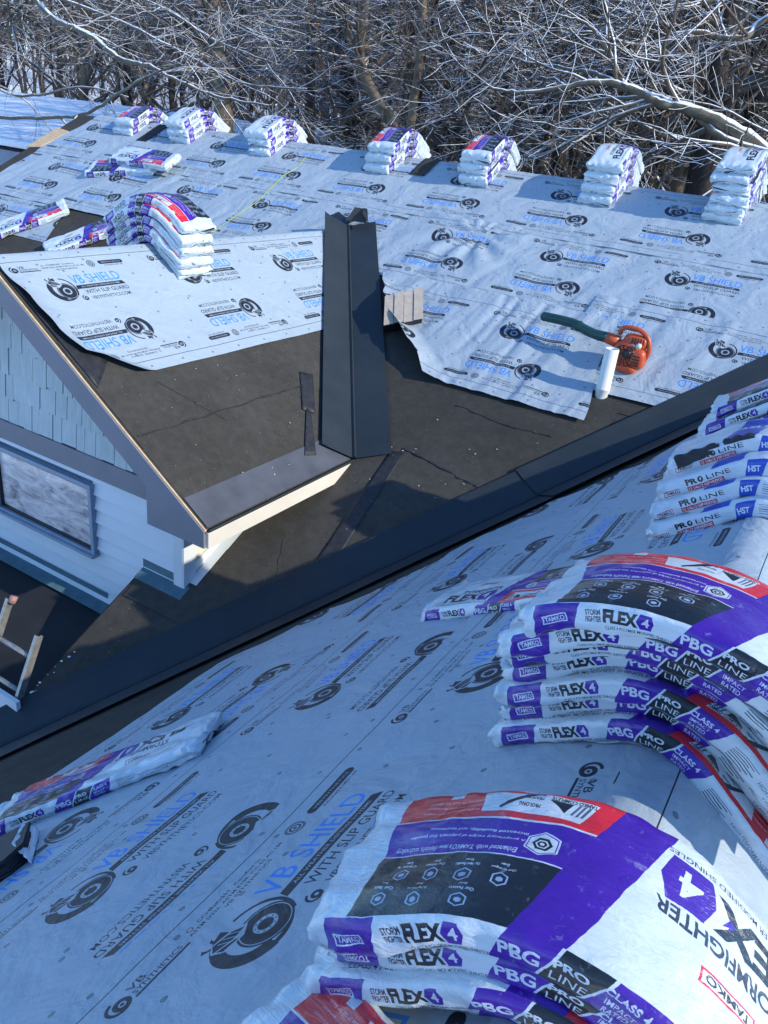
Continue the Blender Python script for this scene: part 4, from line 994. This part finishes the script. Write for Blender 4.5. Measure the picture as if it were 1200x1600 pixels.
mb = MB(); mb.add([fq(540, 345, 7.50), fq(555, 324, 7.66), fq(573, 327, 7.66), fq(573, 348, 7.46)], [(0, 1, 2, 3)]); o = mb.build('flap', m_felt, fp); o.modifiers.new('s', 'SOLIDIFY').thickness = .004
mb = MB(); mb.add([fq(568, 325, 7.655), fq(574, 327, 7.66), fq(575, 347, 7.46), fq(567, 335, 7.50)], [(0, 1, 2, 3)]); o = mb.build('flap', m_blackstrip, fp); o.modifiers.new('s', 'SOLIDIFY').thickness = .004
# black membrane edge showing under the gable sheet
patch('felt_strip', 'black membrane peeking out under the sunlit sheet along the gable rake', 'felt strip', [(-4.95, YG+.02), (-4.95, 3.36), (-4.20, 3.50), (-4.05, YG+.03)], zg_, m_blackstrip, lift=.014, group='black strips patching the felt', wav=.006)

# aluminium ladder rising past the low eave
ld = wempty('ladder', (-4.2, 2.2, -4.2), 'weathered aluminium ladder leaning on the low roof edge at the left', 'ladder')
A0, A1 = at(30, 1094, 2.40), at(62, 994, 2.62); B0 = A0+Vector((-.36, 0, 0)); B1 = A1+Vector((-.36, 0, 0)); dl = (A1-A0).normalized()
for a_, b_ in ((A0, A1), (B0, B1+dl*.12)):
    lo2 = a_-dl*1.6; m3 = Matrix.Identity(3); nrm = Vector((1, 0, 0)); side = dl.cross(nrm).normalized()
    mb = MB(); q = [lo2+side*.026, b_+side*.026, b_-side*.026, lo2-side*.026]; mb.slab([v_+nrm*.004 for v_ in q], .006, nrm)
    for sgn in (1, -1):
        q = [lo2+side*.026*sgn, b_+side*.026*sgn, b_+side*.026*sgn-nrm*.022, lo2+side*.026*sgn-nrm*.022]; mb.slab(q, .005)
    mb.build('rail', m_alu, ld, bevel=.001)
for k in range(-4, 3):
    p = A0+dl*(.05+.235*k); 
    if (p-A0).dot(dl) > (A1-A0).length: break
    mb = MB(); mb.tube([p, p+Vector((-.36, 0, 0))], .017, 8); mb.build('rung', m_alu, ld, smooth=True)
mb = MB(); mb.tube([B1+dl*.10+Vector((.02, 0, 0)), B1+dl*.15+Vector((.025, 0, 0))], .026, 10); mb.build('end_cap', mat('rubber_cap', (.36, .19, .15), .6), ld, smooth=True)
# crumbs of snow lying along the low roof edge
rs = random.Random(3)
sn = MB()
for k in range(34):
    t_ = rs.random(); x = -3.90+abs(rs.gauss(0, .035)); y = 2.3+.75*t_*rs.random(); r_ = rs.uniform(.003, .012)*(2.2 if k % 9 == 0 else 1)
    z_ = zmain(y)+.02; m_ = 7
    vs = [(x+r_*rs.uniform(.7, 1.3)*math.cos(6.283*j/m_), y+r_*rs.uniform(.7, 1.3)*math.sin(6.283*j/m_), z_) for j in range(m_)]+[(x, y, z_+r_*.3)]
    sn.add(vs, [(j, (j+1) % m_, m_) for j in range(m_)])
tag(sn.build('snow_crumbs', m_snow), 'scattered crumbs of snow along the low roof edge by the ladder', kind='stuff')

# tar beads along the felt laps
def bead(name, pts, r, zf, seed):
    P = []
    for k in range(60):
        t = k/59*(len(pts)-1); i = min(int(t), len(pts)-2); f = t-i; x = pts[i][0]*(1-f)+pts[i+1][0]*f; y = pts[i][1]*(1-f)+pts[i+1][1]*f
        o_ = .006*float(fbm(t*6, seed, 0, seed, 3)); P.append((x+o_, y+o_, float(zf(x+o_, y+o_))+.010))
    rad = [r*(1+.7*float(vnoise(k*.5, seed, 0, 7))) for k in range(60)]
    MB().tube(P, rad, 5).build(name, m_blackstrip, house, smooth=True)
bead('lap_seam', [(-3.70, 3.30), (-3.70, 4.2), (-3.69, 5.1)], .006, zg_, 1)
bead('lap_seam', [(-4.0, 3.75), (-3.62, 4.05)], .003, zg_, 2)
bead('lap_seam', [(-2.75, 5.12), (-2.2, 5.03), (-1.78, 4.97)], .007, zm_, 3)
bead('lap_seam', [(-2.6, 5.66), (-2.1, 5.60), (-1.75, 5.62)], .005, zm_, 4)
bead('lap_seam', [(-3.1, 4.10), (-2.9, 3.75)], .004, zm_, 5)
# scraps and nails dropped on the felt
sn = MB(); rs = random.Random(9)
for k in range(34):
    if rs.random() < .5: x = rs.uniform(-4.2, -3.15); y = rs.uniform(3.5, 4.9); z_ = zg_(x, y)
    else: x = rs.uniform(-2.9, -1.5); y = rs.uniform(4.2, 5.7); z_ = zm_(x, y)
    z_ = float(z_)+.016; a_ = rs.uniform(0, 6.28); l_ = rs.uniform(.003, .010); w_ = rs.uniform(.0015, .005)
    c_, s_ = math.cos(a_), math.sin(a_); q = [(x+c_*u*l_-s_*v_*w_, y+s_*u*l_+c_*v_*w_, z_+(.002 if u > 0 else 0)) for u, v_ in ((-1, -1), (1, -1), (1, 1), (-1, 1))]
    sn.slab(q, .0012)
tag(sn.build('roof_debris', m_pvc), 'tiny pale scraps and nails scattered on the felt', kind='stuff')
# ------------------------------------------------------------------ neighbour's snowy roof at the far left
nb = wempty('neighbour_house', (-22, 19, GZ), 'neighbouring grey house with a snow covered roof at the left edge', 'house')
P0, P1 = at(-260, 100, 24.0), at(150, 170, 24.0); zr = (P0.z+P1.z)/2; E0 = at(-260, 190, 17.5); E1 = at(150, 240, 17.5); ze = E1.z
mb = MB(); mb.slab([(-42, 17.5, ze), (-17.2, 17.5, ze), (-17.2, 24, zr), (-42, 24, zr)], .25, Vector((0, -.2, 1)).normalized())
mb.slab([(-42, 24, zr), (-17.2, 24, zr), (-17.2, 30.5, ze), (-42, 30.5, ze)], .25, Vector((0, .2, 1)).normalized()); rf = mb.build('roof', m_snow, nb, bevel=.08)
mb = MB(); mb.box((-29.8, 24, (ze+GZ)/2-.2), (24, 12, ze-GZ-.4)); mb.build('wall', noisy('neighbour_wall', (.20, .24, .30), (.26, .30, .36), 2, .7, .1), nb)
mb = MB(); mb.tube([(-19.5, 21.0, zr-1.2), (-19.5, 21.0, zr+.5)], .12, 10); mb.build('roof_pipe', m_alu, nb)
# ------------------------------------------------------------------ trees
class Tree:
    def __init__(s, seed): s.r = random.Random(seed); s.trunk = MB(); s.twig = MB()
    def limb(s, p, d, ln, r, depth, mb, sides=6, droop=.0, kids=None, wob=.11, up=.05):
        p = Vector(p); d = Vector(d).normalized(); n = max(3, int(ln/ (.35 if depth > 1 else .25))+2); n = min(n, 9)
        pts = [p]; rad = [r]; q = p.copy(); dd = d.copy()
        for i in range(n):
            dd = (dd+Vector((s.r.gauss(0, wob), s.r.gauss(0, wob), s.r.gauss(0, wob)+up-droop))).normalized()
            q = q+dd*(ln/n); pts.append(q.copy()); rad.append(max(r*(1-.82*(i+1)/n), .005))
        mb.tube(pts, rad, sides, cap=False)
        if depth <= 0: return
        k = kids if kids else s.r.randint(3, 5)
        for j in range(k):
            t = s.r.uniform(.25, .98); i = min(int(t*n), n-1); b = pts[i].lerp(pts[i+1], t*n-i); dr = (pts[i+1]-pts[i]).normalized()
            sd = Vector((s.r.gauss(0, 1), s.r.gauss(0, 1), s.r.gauss(0, .7))); sd = (sd-dr*sd.dot(dr)).normalized()
            nd = (dr*s.r.uniform(.45, .9)+sd*s.r.uniform(.6, 1.0)).normalized()
            s.limb(b, nd, ln*s.r.uniform(.40, .68), max(rad[i]*s.r.uniform(.42, .62), .0045), depth-1, s.twig, max(3, sides-1), droop, None, wob*1.1, up)
    def make(s, h, r, lean=(0, 0), depth=3, kids=9):
        s.limb((0, 0, -.2), (lean[0], lean[1], 1), h, r, depth, s.trunk, 9, kids=kids, wob=.07, up=.02)
        return s
def tree_obj(T_, name, loc, label, group, mt, mw, rz=0, sc_=1.0, cat='tree'):
    root = empty(name, loc, label, cat, group, rz); root.scale = (sc_, sc_, sc_)
    T_.trunk.build('trunk', mt, root, smooth=True); 
    if T_.twig.n: T_.twig.build('branches', mw, root, smooth=True)
    return root
def copy_tree(o, loc, rz, sc_, label=None):
    c = o.copy(); C.objects.link(c); c.location = loc; c.rotation_euler = (0, 0, rz); c.scale = (sc_, sc_, sc_)
    if label: c['label'] = label
    for ch in list(o.children):
        d_ = ch.copy(); C.objects.link(d_); d_.parent = c
    return c
rt = random.Random(21)
def gnd(x, y): return float(ground_z(np.array([x]), np.array([y]))[0])-.15
protos = []
WG = 'bare snow-dusted trees of the woods behind the house'; WL = 'bare snow-dusted tree among many alike in the woods behind the house'
first = [(-24, 30), (-14, 27), (-5, 31), (4, 33), (-33, 38), (10, 28)]
for k in range(6):
    T_ = Tree(100+k).make([15, 17, 14, 18, 13, 16][k], [.20, .26, .17, .30, .15, .22][k], (rt.uniform(-.12, .12), rt.uniform(-.1, .1)), 3, [13, 14, 12, 15, 12, 14][k])
    x, y = first[k]
    protos.append(tree_obj(T_, 'bare_tree', (x, y, gnd(x, y)), WL, WG, m_bark if k % 3 else m_barkp, m_twig))
placed = list(first); tries = 0
while len(placed) < 62 and tries < 9000:
    tries += 1; Y = rt.uniform(19, 95) if len(placed) > 55 else rt.uniform(18, 42); px = rt.uniform(-150, 1350)
    r_ = ray(px, 200); x = r_[0]/r_[1]*Y
    if Y < 26 and x < -12 : continue
    if -44 < x < -15 and 15 < Y < 32: continue
    if any((x-a)**2+(Y-b)**2 < 3.2 for a, b in placed): continue
    placed.append((x, Y)); copy_tree(rt.choice(protos), (x, Y, gnd(x, Y)), rt.uniform(0, 6.28), rt.uniform(.75, 1.2))
# slim upright poles of the same woods: long bare trunks, few short branches
poles = []
for k in range(3):
    T_ = Tree(200+k); T_.limb((0, 0, -.2), (rt.uniform(-.06, .06), rt.uniform(-.05, .05), 1), 19, [.12, .16, .20][k], 2, T_.trunk, 8, kids=[9, 8, 10][k], wob=.035, up=.02)
    x, y = [(-9, 25), (0, 26), (7, 24)][k]
    poles.append(tree_obj(T_, 'bare_tree', (x, y, gnd(x, y)), WL, WG, m_bark, m_twig)); placed.append((x, y))
n0 = len(placed)
while len(placed) < n0+120:
    Y = rt.uniform(17, 60); px = rt.uniform(-60, 1260); r_ = ray(px, 200); x = r_[0]/r_[1]*Y
    if -44 < x < -15 and 15 < Y < 32: continue
    if any((x-a)**2+(Y-b)**2 < .8 for a, b in placed): continue
    placed.append((x, Y)); copy_tree(rt.choice(poles), (x, Y, gnd(x, Y)), rt.uniform(0, 6.28), rt.uniform(.6, 1.15))
# trees one can point to, drawn from their trunk lines in the picture and given their own distance
def guided(name, label, pix, Y0, r0, r1, seed, mt, mw, kids=16, depth=3, ln=2.6, droop=.02, Y1=None, root=True, sides=10, wob=.11):
    T_ = Tree(seed); n = len(pix); Y1 = Y0 if Y1 is None else Y1
    P = [at(px, py, Y0+(Y1-Y0)*i/(n-1)) for i, (px, py) in enumerate(pix)]
    if root:
        b = P[0].copy(); d_ = (P[0]-P[1]); z0 = gnd(b.x, b.y); b = Vector((b.x+d_.x*.3, b.y, z0)); P = [b]+P
    Q = cr_spline(P, 6); N_ = len(Q); rad = [r0+(r1-r0)*i/(N_-1) for i in range(N_)]
    o0 = P[0].copy(); Q = [q-o0 for q in Q]
    T_.trunk.tube(Q, rad, sides)
    rr_ = T_.r
    for j in range(kids):
        i = rr_.randint(int(N_*.15) if root else 1, N_-2); dr = (Q[i+1]-Q[i]).normalized(); sd = Vector((rr_.gauss(0, 1), rr_.gauss(0, .8), rr_.gauss(0, .8))); sd = (sd-dr*sd.dot(dr)).normalized()
        T_.limb(Q[i], dr*rr_.uniform(.4, .9)+sd, ln*rr_.uniform(.5, 1.2), rad[i]*rr_.uniform(.3, .5), depth, T_.twig, 5, droop, rr_.randint(5, 7), wob, .02)
    return tree_obj(T_, name, tuple(o0), label, None, mt, mw)
guided('bare_tree', 'stout pale trunk rising behind the gap between the second and third ridge stacks', [(350, 215), (345, 120), (335, 40), (325, -60)], 17, .27, .18, 301, m_barkp, m_twig, kids=22)
guided('bare_tree', 'curving leaning tree left of the fourth ridge stack', [(612, 235), (600, 180), (575, 130), (562, 90), (568, 30), (575, -60)], 15, .13, .08, 302, m_barkp, m_twig, kids=20, ln=2.0)
guided('bare_tree', 'slim straight grey trunk just right of the fourth ridge stack', [(640, 215), (652, 120), (660, 40), (662, -60)], 14, .085, .06, 303, m_barkp, m_twig, kids=14, ln=1.6)
guided('bare_tree', 'dark upright trunk behind the third ridge stack gap', [(547, 260), (545, 170), (540, 80), (535, -40)], 24, .30, .2, 304, m_bark, m_twig, kids=18)
guided('bare_tree', 'dark upright trunk left of the second stack from the right', [(872, 290), (868, 200), (866, 100), (858, -40)], 20, .22, .16, 305, m_bark, m_twig, kids=20)
guided('bare_tree', 'thick dark forked trunk left of the rightmost ridge stack', [(1095, 300), (1105, 220), (1115, 150), (1130, 70), (1150, -40)], 17, .26, .15, 306, m_bark, m_twig, kids=24)
guided('bare_tree', 'second dark trunk leaning right behind the rightmost stack', [(1085, 290), (1090, 200), (1080, 120), (1060, 40), (1050, -60)], 18, .20, .12, 307, m_bark, m_twig, kids=18)
guided('bare_tree', 'thin tree leaning right above the fifth ridge stack', [(690, 260), (715, 205), (738, 150), (760, 90), (800, 20)], 13.5, .055, .02, 308, m_bark, m_twig, kids=14, ln=1.4)
guided('bare_tree', 'thick dark trunk at the right edge of the view', [(1180, 300), (1178, 200), (1190, 80), (1200, -40)], 19, .24, .18, 309, m_bark, m_twig, kids=18)
# overhanging limbs with fresh snow: left and right
T_ = Tree(401)
def boughs(name, label, root_pt, limbs, seed, mw):
    T_ = Tree(seed); o0 = Vector(root_pt); rr_ = T_.r
    T_.trunk.tube([Vector((0, 0, gnd(o0.x, o0.y)-o0.z)), Vector((.1, .1, -3)), Vector((0, 0, 0)), Vector((.1, .2, 4))], [.34, .3, .26, .2], 12)
    for pix, Ya, Yb, r0, r1, kids, ln in limbs:
        n = len(pix); P = [at(px, py, Ya+(Yb-Ya)*i/(n-1))-o0 for i, (px, py) in enumerate(pix)]
        Q = cr_spline([Vector((0, 0, P[0].z*.9))]+P, 7); N_ = len(Q); rad = [r0+(r1-r0)*(i/(N_-1))**.8 for i in range(N_)]
        Q = [q+Vector((rr_.gauss(0, .008), rr_.gauss(0, .01), rr_.gauss(0, .008))) for q in Q]
        T_.trunk.tube(Q, rad, 8)
        for j in range(kids):
            i = rr_.randint(6, N_-2); dr = (Q[i+1]-Q[i]).normalized(); sd = Vector((rr_.gauss(0, .9), rr_.gauss(0, .5), rr_.gauss(0, .5))); sd = (sd-dr*sd.dot(dr)).normalized()
            T_.limb(Q[i], dr*rr_.uniform(.5, 1.2)+sd*.9, ln*rr_.uniform(.5, 1.2), max(rad[i]*.55, .014), 2, T_.twig, 5, .01, rr_.randint(4, 6), .13, .0)
    return tree_obj(T_, name, root_pt, label, None, mw, m_twigs)
m_bough = bark('bough', (.10, .080, .055), (.22, .180, .13), thr=.52)
boughs('overhanging_tree', 'tree whose snow laden boughs reach in from the left above the far roof', (-24.5, 15.5, 1.2), [
    ([(-120, -160), (20, -40), (80, 25), (140, 55), (190, 92), (235, 103), (262, 118), (340, 150), (420, 165)], 13, 11.5, .095, .015, 9, 2.2),
    ([(-140, 190), (-40, 182), (60, 184), (130, 178), (180, 150), (230, 120), (290, 95), (350, 60)], 12.5, 11.5, .065, .012, 9, 2.0),
    ([(-130, 60), (0, 140), (60, 148), (130, 135), (200, 152)], 13, 12.3, .055, .012, 7, 1.8),
    ([(-100, -60), (40, -20), (180, 30), (300, 90), (380, 130), (480, 140)], 14, 12.5, .06, .012, 9, 2.2),
    ([(-60, -120), (120, -40), (250, 10), (330, 60), (430, 100)], 15, 13, .07, .012, 9, 2.3)], 411, m_bough)
boughs('overhanging_tree', 'tree whose thick snowy limb reaches in from the right edge', (2.6, 13.2, -1.6), [
    ([(1290, 310), (1200, 240), (1140, 198), (1075, 170), (1030, 160), (985, 137), (930, 128), (860, 140), (800, 143), (750, 130)], 12.5, 11.5, .13, .015, 13, 2.1),
    ([(1200, 240), (1075, 168), (985, 137), (955, 90), (930, 50), (900, 30), (850, 20)], 12.3, 12.0, .06, .012, 9, 2.0),
    ([(1200, 240), (1075, 168), (985, 137), (930, 115), (880, 105), (830, 98), (770, 80)], 12.3, 12.5, .05, .012, 9, 2.0),
    ([(1260, 20), (1160, 60), (1080, 50), (1000, 70), (920, 50), (820, 40)], 14, 12.5, .06, .012, 9, 2.2),
    ([(1300, -60), (1180, -20), (1060, 10), (960, 0), (860, -20)], 14, 13, .06, .012, 9, 2.2)], 421, m_bough)
# brush: thin stems nobody could count, and the far woods
def thicket(name, n, Yr, h, r, seed, label, px=(-200, 1400), seg=4, jit=.15, forks=3):
    rr_ = random.Random(seed); mb = MB()
    for k in range(n):
        Y = rr_.uniform(*Yr)**1.0; d_ = ray(rr_.uniform(*px), 200); x = d_[0]/d_[1]*Y; z = gnd(x, Y)
        if -43 < x < -16 and 16.5 < Y < 31.5: continue
        hh = h*rr_.uniform(.4, 1.1); p = Vector((x, Y, z)); dd = Vector((rr_.gauss(0, .25), rr_.gauss(0, .25), 1)).normalized()
        pts = [p.copy()]
        for i in range(seg):
            dd = (dd+Vector((rr_.gauss(0, jit), rr_.gauss(0, jit), .1))*.5).normalized(); p = p+dd*hh/seg; pts.append(p.copy())
        mb.tube(pts, [r*(1-.8*i/seg) for i in range(seg+1)], 3, cap=False)
        for f in range(forks):
            i = rr_.randint(1, seg-1); q = pts[i].copy(); d2 = (Vector((rr_.gauss(0, 1), rr_.gauss(0, 1), rr_.uniform(.2, 1)))).normalized(); pp = [q]
            for j in range(3): d2 = (d2+Vector((rr_.gauss(0, .3), rr_.gauss(0, .3), .05))).normalized(); pp.append(pp[-1]+d2*hh*.12)
            mb.tube(pp, [r*.6, r*.45, r*.3, r*.15], 3, cap=False)
    return tag(mb.build(name, m_brush, smooth=True), label, kind='stuff')
thicket('brush', 1500, (17, 70), 5.2, .018, 5, 'tangle of bare brush and saplings filling the woods', forks=5)
thicket('far_woods', 2300, (60, 150), 17, .085, 6, 'far-off mass of bare woods on the rising snowy ground', forks=8, seg=6, jit=.25)
